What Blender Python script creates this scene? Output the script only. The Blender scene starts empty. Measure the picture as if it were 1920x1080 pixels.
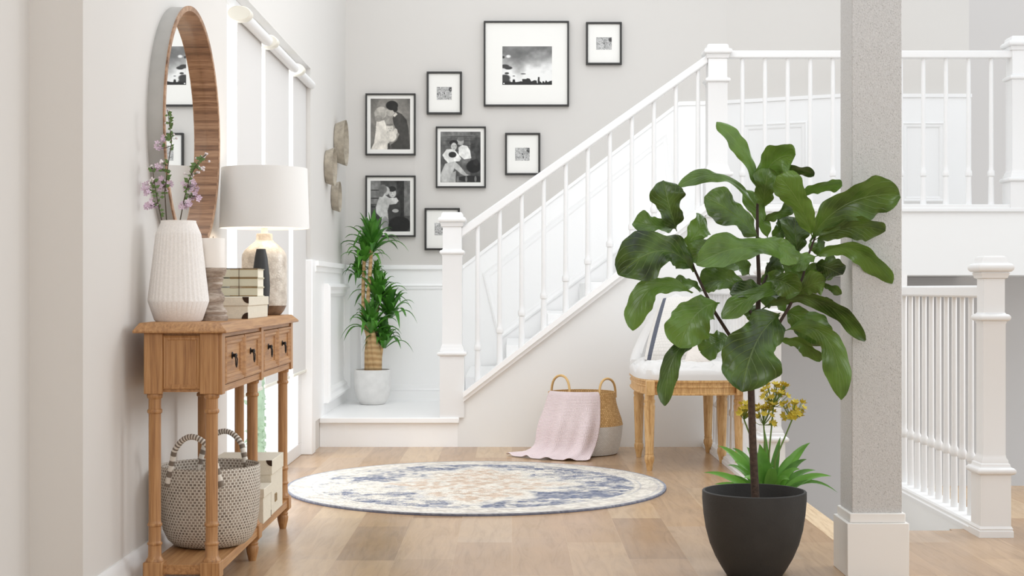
import bpy, math, random
import numpy as np
from mathutils import Vector, Matrix
random.seed(7)
scene = bpy.context.scene
COL = scene.collection
# ------------------------------------------------------------------ camera, world, lights, exposure
F = 1920 * 50.0 / 36.0          # focal length in pixels of the 1920 px frame
H = 0.88                        # eye height
cam_data = bpy.data.cameras.new('camera'); cam_data.lens = 50; cam_data.sensor_width = 36
cam_data.clip_start = 0.05; cam_data.clip_end = 200
cam = bpy.data.objects.new('camera', cam_data); COL.objects.link(cam)
cam.location = (0, 0, H); cam.rotation_euler = (math.pi / 2, 0, 0)
scene.camera = cam
world = bpy.data.worlds.new('world'); scene.world = world; world.use_nodes = True
WB = world.node_tree.nodes['Background']
WB.inputs[0].default_value = (0.945, 0.974, 1.0, 1); WB.inputs[1].default_value = 1.19
def area(name, loc, target, sx, sy, power, color=(1, 1, 1)):
    l = bpy.data.lights.new(name, 'AREA'); l.spread = math.radians(100 if name == 'side_fill' else 180); l.shape = 'RECTANGLE'; l.size = sx; l.size_y = sy; l.energy = power; l.color = color
    o = bpy.data.objects.new(name, l); COL.objects.link(o); o.location = loc
    o.rotation_euler = (Vector(target) - Vector(loc)).to_track_quat('-Z', 'Y').to_euler()
    return o
# added fill lights without a seen source, and daylight through the glazed entrance
CW = (0.955, 0.982, 1.0)
LP = dict(hall=33, front=5, back=62, side=18, entrance=62)
area('overhead_fill', (-0.2, 5.9, 3.5), (-0.5, 8.2, 0.2), 3.2, 1.8, LP['hall'], (0.965, 0.985, 1.0))  # unseen overhead fill added to brighten stairs, landing and gallery
area('front_fill', (2.6, 3.0, 2.3), (-0.4, 8.8, 0.5), 2.4, 1.6, LP['front'], CW)  # added fill aimed at the stairs from the right; no such window known
area('rear_fill', (0.6, -0.5, 1.9), (0.2, 6.0, 0.8), 3.0, 1.6, LP['back'], CW)  # fill added behind the camera; no window is known there
area('side_fill', (3.7, 5.7, 2.1), (-1.05, 4.5, 0.55), 1.8, 1.6, LP['side'], CW)  # added fill from an unseen source, lifts the dim left wall
area('entrance_daylight', (-2.3, 6.4, 1.4), (0.6, 6.6, 0.3), 2.2, 1.8, LP['entrance'], CW)
vs = scene.view_settings
vs.view_transform = 'Standard'; vs.look = 'None'; vs.gamma = 1.0; vs.use_curve_mapping = False
vs.exposure = 0.06
scene.cycles.max_bounces = 10; scene.cycles.diffuse_bounces = 6

# ------------------------------------------------------------------ helpers
def P(px, py, Y):
    return Vector(((px - 960) * Y / F, Y, H - (py - 540) * Y / F))
def lin(c):
    c = c / 255.0
    return c / 12.92 if c <= 0.04045 else ((c + 0.055) / 1.055) ** 2.4
def rgb(r, g, b): return (lin(r), lin(g), lin(b), 1)
def wloc(o):
    v = Vector((0, 0, 0))
    while o: v += o.location; o = o.parent
    return v
class MB:
    def __init__(s): s.v = []; s.f = []; s.uv = {}; s.col = None
    def add(s, vs_, fs, uvs=None):
        b = len(s.v); s.v += [tuple(v) for v in vs_]
        for k, f in enumerate(fs):
            s.f.append(tuple(i + b for i in f))
            if uvs: s.uv[len(s.f) - 1] = [uvs[i] for i in f]
        return s
    def box(s, x0, x1, y0, y1, z0, z1):
        return s.add([(x0,y0,z0),(x1,y0,z0),(x1,y1,z0),(x0,y1,z0),(x0,y0,z1),(x1,y0,z1),(x1,y1,z1),(x0,y1,z1)],
                     [(0,3,2,1),(4,5,6,7),(0,1,5,4),(1,2,6,5),(2,3,7,6),(3,0,4,7)])
    def extrude(s, pts, vec):
        n = len(pts); vec = Vector(vec); pts = [Vector(p) for p in pts]
        return s.add(pts + [p + vec for p in pts], [tuple(range(n)), tuple(range(2*n-1, n-1, -1))] +
                     [(i, i+n, (i+1) % n + n, (i+1) % n) for i in range(n)])
    def lathe(s, prof, cx, cy, cz=0, n=48, rad=None, caps=(True, True), M=None):
        m = len(prof); V = []; U = []; Fc = []
        arc = [0.0]
        for j in range(1, m): arc.append(arc[-1] + math.hypot(prof[j][0]-prof[j-1][0], prof[j][1]-prof[j-1][1]) + 1e-9)
        for j, (r, z) in enumerate(prof):
            for i in range(n + 1):
                a = 2 * math.pi * i / n
                rr = r * (rad(a, j) if rad else 1)
                p = Vector((rr * math.cos(a), rr * math.sin(a), z))
                if M: p = M @ p
                V.append((cx + p.x, cy + p.y, cz + p.z)); U.append((i / n, arc[j] / arc[-1]))
        for j in range(m - 1):
            for i in range(n):
                a = j * (n + 1) + i
                Fc.append((a, a + 1, a + n + 2, a + n + 1))
        s.add(V, Fc, U)
        b = len(s.v) - len(V)
        if caps[0]: s.f.append(tuple(b + i for i in range(n - 1, -1, -1)))
        if caps[1]: s.f.append(tuple(b + (m - 1) * (n + 1) + i for i in range(n)))
        return s
    def square(s, prof, cx, cy, cz=0):
        V = []; Fc = []
        for h, z in prof: V += [(cx-h,cy-h,cz+z),(cx+h,cy-h,cz+z),(cx+h,cy+h,cz+z),(cx-h,cy+h,cz+z)]
        m = len(prof)
        for j in range(m - 1):
            for i in range(4):
                Fc.append((4*j+i, 4*j+(i+1)%4, 4*j+4+(i+1)%4, 4*j+4+i))
        Fc += [(3,2,1,0), tuple(4*(m-1)+i for i in range(4))]
        return s.add(V, Fc)
    def tube(s, pts, rad, n=8, caps=True):
        pts = [Vector(p) for p in pts]; m = len(pts)
        if not isinstance(rad, (list, tuple)): rad = [rad] * m
        V = []; U = []; Fc = []; prev = None
        for k, p in enumerate(pts):
            d = (pts[min(k+1, m-1)] - pts[max(k-1, 0)]).normalized()
            if prev is None:
                a = d.orthogonal().normalized()
            else:
                a = (prev - d * prev.dot(d)).normalized()
            prev = a; b = d.cross(a)
            for i in range(n + 1):
                t = 2 * math.pi * i / n
                V.append(p + (a * math.cos(t) + b * math.sin(t)) * rad[k]); U.append((i / n, k / (m - 1)))
        for k in range(m - 1):
            for i in range(n):
                q = k * (n + 1) + i; Fc.append((q, q + 1, q + n + 2, q + n + 1))
        s.add(V, Fc, U); b = len(s.v) - len(V)
        if caps:
            s.f.append(tuple(b + i for i in range(n - 1, -1, -1))); s.f.append(tuple(b + (m-1)*(n+1) + i for i in range(n)))
        return s
    def grid(s, G, close=False):
        a = len(G); b = len(G[0]); V = [p for row in G for p in row]
        U = [(j / (b - 1), i / (a - 1)) for i in range(a) for j in range(b)]
        Fc = [(i*b+j, i*b+j+1, (i+1)*b+j+1, (i+1)*b+j) for i in range(a-1) for j in range(b-1)]
        return s.add(V, Fc, U)
    def ball(s, c, r, n=8, sz=1.0):
        m = max(4, n // 2); prof = [(r * math.sin(math.pi * k / m), -r * sz * math.cos(math.pi * k / m)) for k in range(m + 1)]
        prof[0] = (r * .02, prof[0][1]); prof[-1] = (r * .02, prof[-1][1])
        return s.lathe(prof, c[0], c[1], c[2], n)
    def ring(s, pts, normal, w, h):
        """raised picture-frame moulding along a closed planar polygon, width w inwards, height h"""
        pts = [Vector(p) for p in pts]; nrm = Vector(normal).normalized(); n = len(pts)
        c = sum(pts, Vector()) / n
        def inset(d):
            out = []
            for i in range(n):
                p0, p1, p2 = pts[i-1], pts[i], pts[(i+1) % n]
                e1 = (p1 - p0).normalized(); e2 = (p2 - p1).normalized()
                n1 = nrm.cross(e1); n2 = nrm.cross(e2)
                if n1.dot(c - p1) < 0: n1 = -n1
                if n2.dot(c - p1) < 0: n2 = -n2
                out.append(p1 + (n1 + n2) * (d / (1 + n1.dot(n2))))
            return out
        L = []
        for d, hh in ((0, 0), (0, h*.7), (w*.25, h), (w*.5, h*.55), (w*.75, h*.6), (w, h*.2), (w, 0)):
            L += [p + nrm * hh for p in inset(d)]
        Fc = []
        for k in range(6):
            for i in range(n): Fc.append((k*n+i, k*n+(i+1)%n, (k+1)*n+(i+1)%n, (k+1)*n+i))
        return s.add(L, Fc)
    def build(s, name, mat, parent=None, origin=None, bevel=0, angle=38, solid=0, sub=0, kind=None):
        me = bpy.data.meshes.new(name)
        off = wloc(parent) if parent else Vector(origin or (0, 0, 0))
        me.from_pydata([(v[0]-off.x, v[1]-off.y, v[2]-off.z) for v in s.v], [], s.f)
        if s.uv:
            ul = me.uv_layers.new(name='UVMap').data
            for pi, poly in enumerate(me.polygons):
                if pi in s.uv:
                    for k, li in enumerate(poly.loop_indices): ul[li].uv = s.uv[pi][k]
        if s.col is not None:
            ca = me.color_attributes.new('paint', 'FLOAT_COLOR', 'POINT')
            ca.data.foreach_set('color', np.asarray(s.col, dtype=np.float32).ravel())
        me.materials.append(mat)
        me.polygons.foreach_set('use_smooth', [True] * len(me.polygons))
        me.set_sharp_from_angle(angle=math.radians(angle))
        o = bpy.data.objects.new(name, me); COL.objects.link(o)
        if parent: o.parent = parent
        else: o.location = off
        if bevel:
            b = o.modifiers.new('bevel', 'BEVEL'); b.width = bevel; b.segments = 2; b.limit_method = 'ANGLE'; b.angle_limit = math.radians(40)
        if solid:
            b = o.modifiers.new('solid', 'SOLIDIFY'); b.thickness = solid; b.offset = 0
        if sub:
            b = o.modifiers.new('sub', 'SUBSURF'); b.levels = sub; b.render_levels = sub
        if kind: o['kind'] = kind
        return o
def thing(name, label, cat, loc, group=None):
    o = bpy.data.objects.new(name, None); COL.objects.link(o); o.location = loc; o.empty_display_size = .1
    return tag(o, label, cat, group)
def tag(o, label, cat, group=None):
    o['label'] = label; o['category'] = cat
    if group: o['group'] = group
    return o
def struct(mb, name, mat, **k): return mb.build(name, mat, kind='structure', **k)

# ------------------------------------------------------------------ materials
class NT:
    def __init__(s, name):
        s.m = bpy.data.materials.new(name); s.m.use_nodes = True; s.t = s.m.node_tree
        s.b = s.t.nodes['Principled BSDF']
    def n(s, typ, **kw):
        q = s.t.nodes.new(typ)
        for k, v in kw.items():
            if k.startswith('i_'):
                key = k[2:]
                q.inputs[int(key) if key.isdigit() else key.replace('_', ' ')].default_value = v
            else: setattr(q, k, v)
        return q
    def l(s, a, b): s.t.links.new(a, b)
    def coord(s, kind='Object', scale=(1, 1, 1), rot=(0, 0, 0)):
        c = s.n('ShaderNodeTexCoord'); mp = s.n('ShaderNodeMapping')
        mp.inputs['Scale'].default_value = scale; mp.inputs['Rotation'].default_value = rot
        s.l(c.outputs[kind], mp.inputs[0]); return mp.outputs[0]
    def ramp(s, fac, stops):
        r = s.n('ShaderNodeValToRGB'); e = r.color_ramp.elements
        while len(e) < len(stops): e.new(.5)
        for k, (p, c) in enumerate(stops): e[k].position = p; e[k].color = c
        s.l(fac, r.inputs[0]); return r.outputs[0]
    def bump(s, h, strength, dist=.01):
        b = s.n('ShaderNodeBump'); b.inputs['Strength'].default_value = strength; b.inputs['Distance'].default_value = dist
        s.l(h, b.inputs['Height']); s.l(b.outputs[0], s.b.inputs['Normal'])
def plain(name, c, rough=.5, metal=0, bump=0, bscale=200, var=0, vscale=8, spec=None, coat=0):
    t = NT(name); t.b.inputs['Base Color'].default_value = c; t.b.inputs['Roughness'].default_value = rough; t.b.inputs['Metallic'].default_value = metal
    if spec is not None: t.b.inputs['Specular IOR Level'].default_value = spec
    if bump:
        nz = t.n('ShaderNodeTexNoise', i_Scale=bscale, i_Detail=3.0); t.l(t.coord(), nz.inputs['Vector']); t.bump(nz.outputs[0], bump, .004)
    if var:
        nz = t.n('ShaderNodeTexNoise', i_Scale=vscale, i_Detail=4.0); t.l(t.coord(), nz.inputs['Vector'])
        d = [x * (1 - var) for x in c[:3]] + [1]; u = [min(1, x * (1 + var)) for x in c[:3]] + [1]
        t.l(t.ramp(nz.outputs[0], [(.3, d), (.7, u)]), t.b.inputs['Base Color'])
    return t.m
def wood(name, dark, mid, light, scale, rough=.45, bump=.15, nscale=7):
    t = NT(name); co = t.coord('Object', scale)
    n1 = t.n('ShaderNodeTexNoise', i_Scale=nscale, i_Detail=6.0, i_Roughness=.6, i_Distortion=.4); t.l(co, n1.inputs['Vector'])
    n2 = t.n('ShaderNodeTexNoise', i_Scale=nscale * 5, i_Detail=3.0); t.l(co, n2.inputs['Vector'])
    mx = t.n('ShaderNodeMath', operation='MULTIPLY_ADD', i_1=.35); t.l(n2.outputs[0], mx.inputs[0]); t.l(n1.outputs[0], mx.inputs[2])
    t.l(t.ramp(mx.outputs[0], [(.45, dark), (.66, mid), (.88, light)]), t.b.inputs['Base Color'])
    t.b.inputs['Roughness'].default_value = rough; t.bump(mx.outputs[0], bump, .004)
    return t.m
def painted(name, rough=.6, bump=0, bscale=300, spec=.3):
    t = NT(name); a = t.n('ShaderNodeVertexColor', layer_name='paint'); t.l(a.outputs[0], t.b.inputs['Base Color'])
    t.b.inputs['Roughness'].default_value = rough; t.b.inputs['Specular IOR Level'].default_value = spec
    if bump:
        nz = t.n('ShaderNodeTexNoise', i_Scale=bscale, i_Detail=2.0); t.l(t.coord(), nz.inputs['Vector']); t.bump(nz.outputs[0], bump, .004)
    return t.m
M = {}
M['lifted_white'] = plain('lifted_white_paint', rgb(250, 250, 250), .38)  # white trim lightened to stand in for light missing on landing and wainscot
M['gallery_wall'] = plain('gallery_wall_paint', rgb(211, 208, 204), .7, bump=.03, bscale=120)
M['white_wall'] = plain('white_wall_paint', rgb(237, 237, 236), .6)
M['wall'] = plain('wall_paint', rgb(217, 214, 210), .7, bump=.03, bscale=120)
M['white'] = plain('white_trim_paint', rgb(234, 234, 234), .42)
M['wall_grey'] = plain('grey_wall_paint', rgb(206, 202, 199), .75)
M['plinth'] = plain('plinth_paint', rgb(238, 236, 233), .45)
def m_floor():
    t = NT('oak_planks'); c = t.n('ShaderNodeTexCoord'); sp = t.n('ShaderNodeSeparateXYZ'); cb = t.n('ShaderNodeCombineXYZ')
    t.l(c.outputs['Object'], sp.inputs[0]); t.l(sp.outputs[1], cb.inputs[0]); t.l(sp.outputs[0], cb.inputs[1])
    br = t.n('ShaderNodeTexBrick', offset=.37, offset_frequency=2, squash=.8, squash_frequency=3)
    br.inputs['Color1'].default_value = (0, 0, 0, 1); br.inputs['Color2'].default_value = (1, 1, 1, 1); br.inputs['Mortar'].default_value = (.3, .3, .3, 1)
    br.inputs['Scale'].default_value = 1; br.inputs['Mortar Size'].default_value = .0008; br.inputs['Brick Width'].default_value = .82; br.inputs['Row Height'].default_value = .19; br.inputs['Bias'].default_value = 0
    t.l(cb.outputs[0], br.inputs['Vector'])
    col = t.ramp(br.outputs[0], [(0, rgb(150, 120, 92)), (.3, rgb(188, 158, 124)), (.55, rgb(170, 138, 106)), (.8, rgb(202, 174, 138)), (1, rgb(178, 153, 128))])
    n1 = t.n('ShaderNodeTexNoise', i_Scale=5.0, i_Detail=7.0, i_Roughness=.62, i_Distortion=1.2)
    mp = t.n('ShaderNodeMapping'); mp.inputs['Scale'].default_value = (.6, 5, 1); t.l(cb.outputs[0], mp.inputs[0]); t.l(mp.outputs[0], n1.inputs['Vector'])
    g = t.ramp(n1.outputs[0], [(.28, (.60, .57, .54, 1)), (.5, (.92, .91, .90, 1)), (.72, (1.10, 1.09, 1.07, 1))])
    n2 = t.n('ShaderNodeTexNoise', i_Scale=2.3, i_Detail=3.0); t.l(cb.outputs[0], n2.inputs['Vector'])
    mixv = t.n('ShaderNodeMix', data_type='RGBA', blend_type='MIX'); mixv.inputs[0].default_value = .22
    mm = t.n('ShaderNodeMix', data_type='RGBA', blend_type='MULTIPLY'); mm.inputs[0].default_value = .75
    t.l(col, mm.inputs[6]); t.l(g, mm.inputs[7])
    t.l(mm.outputs[2], mixv.inputs[6]); t.l(t.ramp(n2.outputs[0], [(.35, rgb(186, 150, 106)), (.65, rgb(190, 166, 142))]), mixv.inputs[7])
    t.l(mixv.outputs[2], t.b.inputs['Base Color'])
    t.b.inputs['Roughness'].default_value = .26; t.b.inputs['Specular IOR Level'].default_value = .5
    t.bump(n1.outputs[0], .08, .01)
    return t.m
M['floor'] = m_floor()
M['nosing'] = wood('pale_oak', rgb(190, 160, 124), rgb(216, 190, 154), rgb(226, 204, 172), (12, .8, 12), .4, .05)
dk, md, lt = rgb(136, 94, 58), rgb(170, 123, 77), rgb(190, 146, 98)
M['table_y'] = wood('honey_pine_along', dk, md, lt, (16, .5, 16), .42, .06)
M['table_z'] = wood('honey_pine_upright', dk, md, lt, (16, 16, .5), .42, .06)
M['table_x'] = wood('honey_pine_across', dk, md, lt, (.5, 16, 16), .42, .06)
M['chair_wood'] = wood('limed_oak', rgb(166, 122, 72), rgb(206, 164, 108), rgb(226, 190, 138), (12, 12, 1.2), .5, .15)
M['walnut'] = wood('walnut_veneer', rgb(90, 62, 44), rgb(144, 106, 78), rgb(182, 144, 112), (1.2, 1.2, 26), .45, .1, 3)
M['rimwood'] = wood('walnut_edge', rgb(110, 78, 56), rgb(160, 122, 92), rgb(196, 162, 132), (8, 8, 8), .45, .1, 3)
M['mirror_side'] = plain('brushed_pewter', rgb(176, 174, 170), .42, .35, var=.08, vscale=10)
t = NT('mirror_glass'); t.b.inputs['Base Color'].default_value = (.93, .935, .93, 1); t.b.inputs['Metallic'].default_value = 1; t.b.inputs['Roughness'].default_value = .01; M['mirror'] = t.m
M['iron'] = plain('black_iron', rgb(34, 30, 28), .45, .6)
M['frame'] = plain('black_frame', rgb(36, 35, 33), .45)
M['mat_board'] = plain('mat_board', rgb(240, 239, 235), .85)
M['print'] = painted('photo_print', .5)
M['vase'] = plain('stoneware', rgb(236, 232, 228), .8, bump=.12, bscale=420, var=.06, vscale=220)
M['black_vase'] = plain('matte_black_ceramic', rgb(46, 46, 47), .55)
M['candle'] = plain('ivory_wax', rgb(236, 230, 223), .5)
M['old_wood'] = wood('weathered_wood', rgb(112, 96, 84), rgb(158, 142, 128), rgb(200, 188, 176), (5, 5, 26), .75, .5, 3)
M['linen_box'] = plain('linen_box', rgb(222, 215, 198), .8, bump=.3, bscale=320, var=.05, vscale=90)
M['corner'] = plain('dark_corner_guard', rgb(58, 40, 26), .4, .5)
M['book'] = plain('cream_book_cloth', rgb(206, 200, 178), .8, bump=.1)
M['pages'] = plain('book_pages', rgb(236, 230, 214), .85)
M['gilt'] = plain('gilt_bands', rgb(150, 124, 84), .5, .3)
M['string'] = plain('brown_string', rgb(92, 74, 56), .8)
def m_jar():
    t = NT('crackled_ceramic'); z = t.n('ShaderNodeSeparateXYZ'); t.l(t.coord(), z.inputs[0])
    v = t.n('ShaderNodeTexVoronoi', feature='DISTANCE_TO_EDGE', i_Scale=85.0); t.l(t.coord(), v.inputs['Vector'])
    nz = t.n('ShaderNodeTexNoise', i_Scale=30.0, i_Detail=5.0); t.l(t.coord(), nz.inputs['Vector'])
    base = t.ramp(nz.outputs[0], [(.3, rgb(186, 176, 164)), (.55, rgb(216, 208, 196)), (.8, rgb(236, 230, 220))])
    cr = t.ramp(v.outputs[0], [(0, (.55, .5, .45, 1)), (.06, (1, 1, 1, 1))])
    mm = t.n('ShaderNodeMix', data_type='RGBA', blend_type='MULTIPLY'); mm.inputs[0].default_value = .4; t.l(base, mm.inputs[6]); t.l(cr, mm.inputs[7])
    t.l(mm.outputs[2], t.b.inputs['Base Color']); t.b.inputs['Roughness'].default_value = .28; t.bump(v.outputs[0], .25, .004)
    return t.m
M['jar'] = m_jar()
M['jar_base'] = plain('brown_glaze', rgb(128, 104, 84), .35, var=.45, vscale=40)
M['shade'] = plain('linen_shade', rgb(236, 235, 233), .85, bump=.08, bscale=400)
t = NT('roller_blind_fabric'); t.b.inputs['Base Color'].default_value = rgb(222, 220, 218); t.b.inputs['Roughness'].default_value = .9
tr = t.n('ShaderNodeBsdfTranslucent'); tr.inputs[0].default_value = rgb(236, 234, 232); mx = t.n('ShaderNodeMixShader'); mx.inputs[0].default_value = .10
t.l(t.b.outputs[0], mx.inputs[1]); t.l(tr.outputs[0], mx.inputs[2]); t.l(mx.outputs[0], t.t.nodes['Material Output'].inputs[0]); M['blind'] = t.m
M['bracket'] = plain('cream_plastic', rgb(228, 225, 214), .45)
t = NT('window_glass'); tp = t.n('ShaderNodeBsdfTransparent'); gl = t.n('ShaderNodeBsdfGlossy'); gl.inputs['Roughness'].default_value = .02
mx = t.n('ShaderNodeMixShader'); mx.inputs[0].default_value = .05
t.l(tp.outputs[0], mx.inputs[1]); t.l(gl.outputs[0], mx.inputs[2]); t.l(mx.outputs[0], t.t.nodes['Material Output'].inputs[0]); M['glass'] = t.m
def m_column():
    t = NT('rough_plaster'); n1 = t.n('ShaderNodeTexNoise', i_Scale=1.0, i_Detail=3.0, i_Roughness=.6, i_Distortion=.6); t.l(t.coord('Object', (330, 330, 230)), n1.inputs['Vector'])
    n2 = t.n('ShaderNodeTexNoise', i_Scale=60.0, i_Detail=2.0); t.l(t.coord(), n2.inputs['Vector'])
    t.l(t.ramp(n1.outputs[0], [(.22, rgb(140, 137, 134)), (.42, rgb(202, 201, 200)), (.7, rgb(218, 217, 216))]), t.b.inputs['Base Color'])
    t.b.inputs['Roughness'].default_value = .85
    ad = t.n('ShaderNodeMath', operation='MULTIPLY_ADD', i_1=.4); t.l(n2.outputs[0], ad.inputs[0]); t.l(n1.outputs[0], ad.inputs[2]); t.bump(ad.outputs[0], .55, .006)
    return t.m
M['column'] = m_column()
def m_weave(name, c1, c2, mort, bw, rh, rough=.8, strength=.8, msize=.12, scale=1, off=.5):
    t = NT(name); br = t.n('ShaderNodeTexBrick', offset=off)
    for k, c in (('Color1', c1), ('Color2', c2), ('Mortar', mort)): br.inputs[k].default_value = c
    br.inputs['Scale'].default_value = scale; br.inputs['Brick Width'].default_value = bw; br.inputs['Row Height'].default_value = rh
    br.inputs['Mortar Size'].default_value = msize * rh; br.inputs['Mortar Smooth'].default_value = .4
    t.l(t.coord('UV'), br.inputs['Vector']); t.l(br.outputs[0], t.b.inputs['Base Color'])
    t.b.inputs['Roughness'].default_value = rough
    inv = t.n('ShaderNodeMath', operation='SUBTRACT', i_0=1.0); t.l(br.outputs['Fac'], inv.inputs[1]); t.bump(inv.outputs[0], strength, .004)
    return t.m
M['basket_weave'] = m_weave('taupe_rope_weave', rgb(118, 106, 94), rgb(164, 151, 137), rgb(216, 208, 196), 1/76, 1/58, msize=.17)
M['seagrass'] = m_weave('seagrass_weave', rgb(200, 158, 100), rgb(226, 190, 134), rgb(184, 142, 88), 1/84, 1/52, msize=.09)
M['seagrass_white'] = m_weave('white_seagrass_weave', rgb(240, 239, 236), rgb(226, 224, 220), rgb(222, 220, 216), 1/96, 1/30, msize=.08)
M['straw_handle'] = plain('straw_rope', rgb(214, 178, 122), .8, bump=.4, bscale=150)
t = NT('striped_rope'); w = t.n('ShaderNodeTexWave', i_Scale=7.0, bands_direction='Y'); t.l(t.coord('UV'), w.inputs['Vector'])
t.l(t.ramp(w.outputs[0], [(.42, rgb(128, 116, 104)), (.58, rgb(226, 220, 210))]), t.b.inputs['Base Color']); t.b.inputs['Roughness'].default_value = .85; M['rope'] = t.m
t = NT('pink_knit'); w = t.n('ShaderNodeTexWave', i_Scale=16.0, i_Distortion=1.2, bands_direction='X'); t.l(t.coord('UV'), w.inputs['Vector'])
w2 = t.n('ShaderNodeTexWave', i_Scale=26.0, i_Distortion=1.0, bands_direction='Y'); t.l(t.coord('UV'), w2.inputs['Vector'])
ad = t.n('ShaderNodeMath', operation='ADD'); t.l(w.outputs[0], ad.inputs[0]); t.l(w2.outputs[0], ad.inputs[1])
t.l(t.ramp(ad.outputs[0], [(.2, rgb(224, 204, 206)), (.9, rgb(240, 224, 226))]), t.b.inputs['Base Color']); t.b.inputs['Roughness'].default_value = .9; t.bump(ad.outputs[0], .5, .006); M['pink'] = t.m
M['upholstery'] = plain('white_linen', rgb(222, 220, 218), .85, bump=.1, bscale=500)
M['beige_edge'] = plain('cream_piping', rgb(232, 222, 208), .8)
def m_pillow():
    t = NT('striped_knit_cushion'); u = t.n('ShaderNodeSeparateXYZ'); t.l(t.coord('UV'), u.inputs[0])
    c = t.n('ShaderNodeValToRGB'); e = c.color_ramp; e.interpolation = 'CONSTANT'
    wht = rgb(224, 220, 215); blu = rgb(92, 96, 108)
    for p, q in ((.05, blu), (.12, wht), (.88, blu), (.95, wht)): e.elements.new(p).color = q
    e.elements[0].color = wht; e.elements[-1].color = wht
    t.l(u.outputs[0], c.inputs[0]); t.l(c.outputs[0], t.b.inputs['Base Color'])
    br = t.n('ShaderNodeTexBrick', offset=.5); br.inputs['Scale'].default_value = 1; br.inputs['Brick Width'].default_value = .045; br.inputs['Row Height'].default_value = .04; br.inputs['Mortar Size'].default_value = .006; br.inputs['Mortar Smooth'].default_value = 1
    t.l(t.coord('UV'), br.inputs['Vector']); inv = t.n('ShaderNodeMath', operation='SUBTRACT', i_0=1.0); t.l(br.outputs['Fac'], inv.inputs[1]); t.bump(inv.outputs[0], .45, .006)
    t.b.inputs['Roughness'].default_value = .9; return t.m
M['pillow'] = m_pillow()
M['pillow_knit'] = plain('beige_knit', rgb(226, 219, 212), .9, bump=.8, bscale=90)
M['pot_black'] = plain('charcoal_fibre_pot', rgb(46, 45, 44), .62, bump=.15, bscale=160, var=.12, vscale=14)
M['pot_white'] = plain('pale_concrete', rgb(228, 227, 225), .75, var=.06, vscale=18)
M['soil'] = plain('potting_soil', rgb(58, 46, 38), .95, bump=1, bscale=60)
M['bark'] = plain('fig_bark', rgb(76, 60, 50), .85, bump=.8, bscale=120, var=.35, vscale=90)
M['twig'] = plain('fig_twig', rgb(62, 48, 40), .8)
def m_cane():
    t = NT('dracaena_cane'); w = t.n('ShaderNodeTexWave', i_Scale=9.0, i_Distortion=3.0, i_Detail=2.0, bands_direction='Z'); t.l(t.coord(), w.inputs['Vector'])
    t.l(t.ramp(w.outputs[0], [(.0, rgb(182, 144, 98)), (.5, rgb(200, 164, 116)), (1, rgb(210, 178, 132))]), t.b.inputs['Base Color']); t.b.inputs['Roughness'].default_value = .8; t.bump(w.outputs[0], .6, .006); return t.m
M['cane'] = m_cane()
def m_leaf(name, dark, mid, vein, vk=9, rough=.38, trans=.25, var=.4):
    t = NT(name); u = t.n('ShaderNodeSeparateXYZ'); t.l(t.coord('UV'), u.inputs[0])
    a = t.n('ShaderNodeMath', operation='SUBTRACT', i_1=.5); t.l(u.outputs[0], a.inputs[0])
    ab = t.n('ShaderNodeMath', operation='ABSOLUTE'); t.l(a.outputs[0], ab.inputs[0])
    # midrib
    mr = t.n('ShaderNodeMapRange', i_1=.0, i_2=.022, i_3=1.0, i_4=0.0); t.l(ab.outputs[0], mr.inputs[0])
    # side veins
    k = t.n('ShaderNodeMath', operation='MULTIPLY_ADD', i_1=-.75); t.l(ab.outputs[0], k.inputs[0]); t.l(u.outputs[1], k.inputs[2])
    k2 = t.n('ShaderNodeMath', operation='MULTIPLY', i_1=float(vk)); t.l(k.outputs[0], k2.inputs[0])
    fr = t.n('ShaderNodeMath', operation='PINGPONG', i_1=.5); t.l(k2.outputs[0], fr.inputs[0])
    sv = t.n('ShaderNodeMapRange', i_1=.0, i_2=.09, i_3=.75, i_4=0.0); t.l(fr.outputs[0], sv.inputs[0])
    mxv = t.n('ShaderNodeMath', operation='MAXIMUM'); t.l(mr.outputs[0], mxv.inputs[0]); t.l(sv.outputs[0], mxv.inputs[1])
    nz = t.n('ShaderNodeTexNoise', i_Scale=14.0, i_Detail=3.0); t.l(t.coord(), nz.inputs['Vector'])
    oi = t.n('ShaderNodeObjectInfo'); ad = t.n('ShaderNodeMath', operation='MULTIPLY_ADD', i_1=var); t.l(oi.outputs['Random'], ad.inputs[0]); t.l(nz.outputs[0], ad.inputs[2])
    base = t.ramp(ad.outputs[0], [(.35, dark), (.95, mid)])
    mm = t.n('ShaderNodeMix', data_type='RGBA'); ms = t.n('ShaderNodeMath', operation='MULTIPLY', i_1=.38); t.l(mxv.outputs[0], ms.inputs[0])
    t.l(ms.outputs[0], mm.inputs[0]); t.l(base, mm.inputs[6]); mm.inputs[7].default_value = vein
    t.l(mm.outputs[2], t.b.inputs['Base Color']); t.b.inputs['Roughness'].default_value = rough
    t.bump(mxv.outputs[0], .35, .01)
    tr = t.n('ShaderNodeBsdfTranslucent'); t.l(mm.outputs[2], tr.inputs[0]); mx = t.n('ShaderNodeMixShader'); mx.inputs[0].default_value = trans
    t.l(t.b.outputs[0], mx.inputs[1]); t.l(tr.outputs[0], mx.inputs[2]); t.l(mx.outputs[0], t.t.nodes['Material Output'].inputs[0])
    return t.m
M['fig_leaf'] = m_leaf('fig_leaf', rgb(28, 46, 12), rgb(98, 132, 52), rgb(140, 164, 92), 9, .30, .12, .5)
M['strap_leaf'] = m_leaf('strap_leaf', rgb(26, 84, 16), rgb(112, 176, 62), rgb(140, 190, 96), 0.01)
M['drac_leaf'] = m_leaf('dracaena_leaf', rgb(34, 86, 20), rgb(108, 176, 62), rgb(86, 146, 58), 0.01)
M['sprig_leaf'] = plain('sprig_leaf', rgb(96, 124, 68), .6)
M['sprig_stem'] = plain('sprig_stem', rgb(76, 66, 52), .8)
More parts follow.
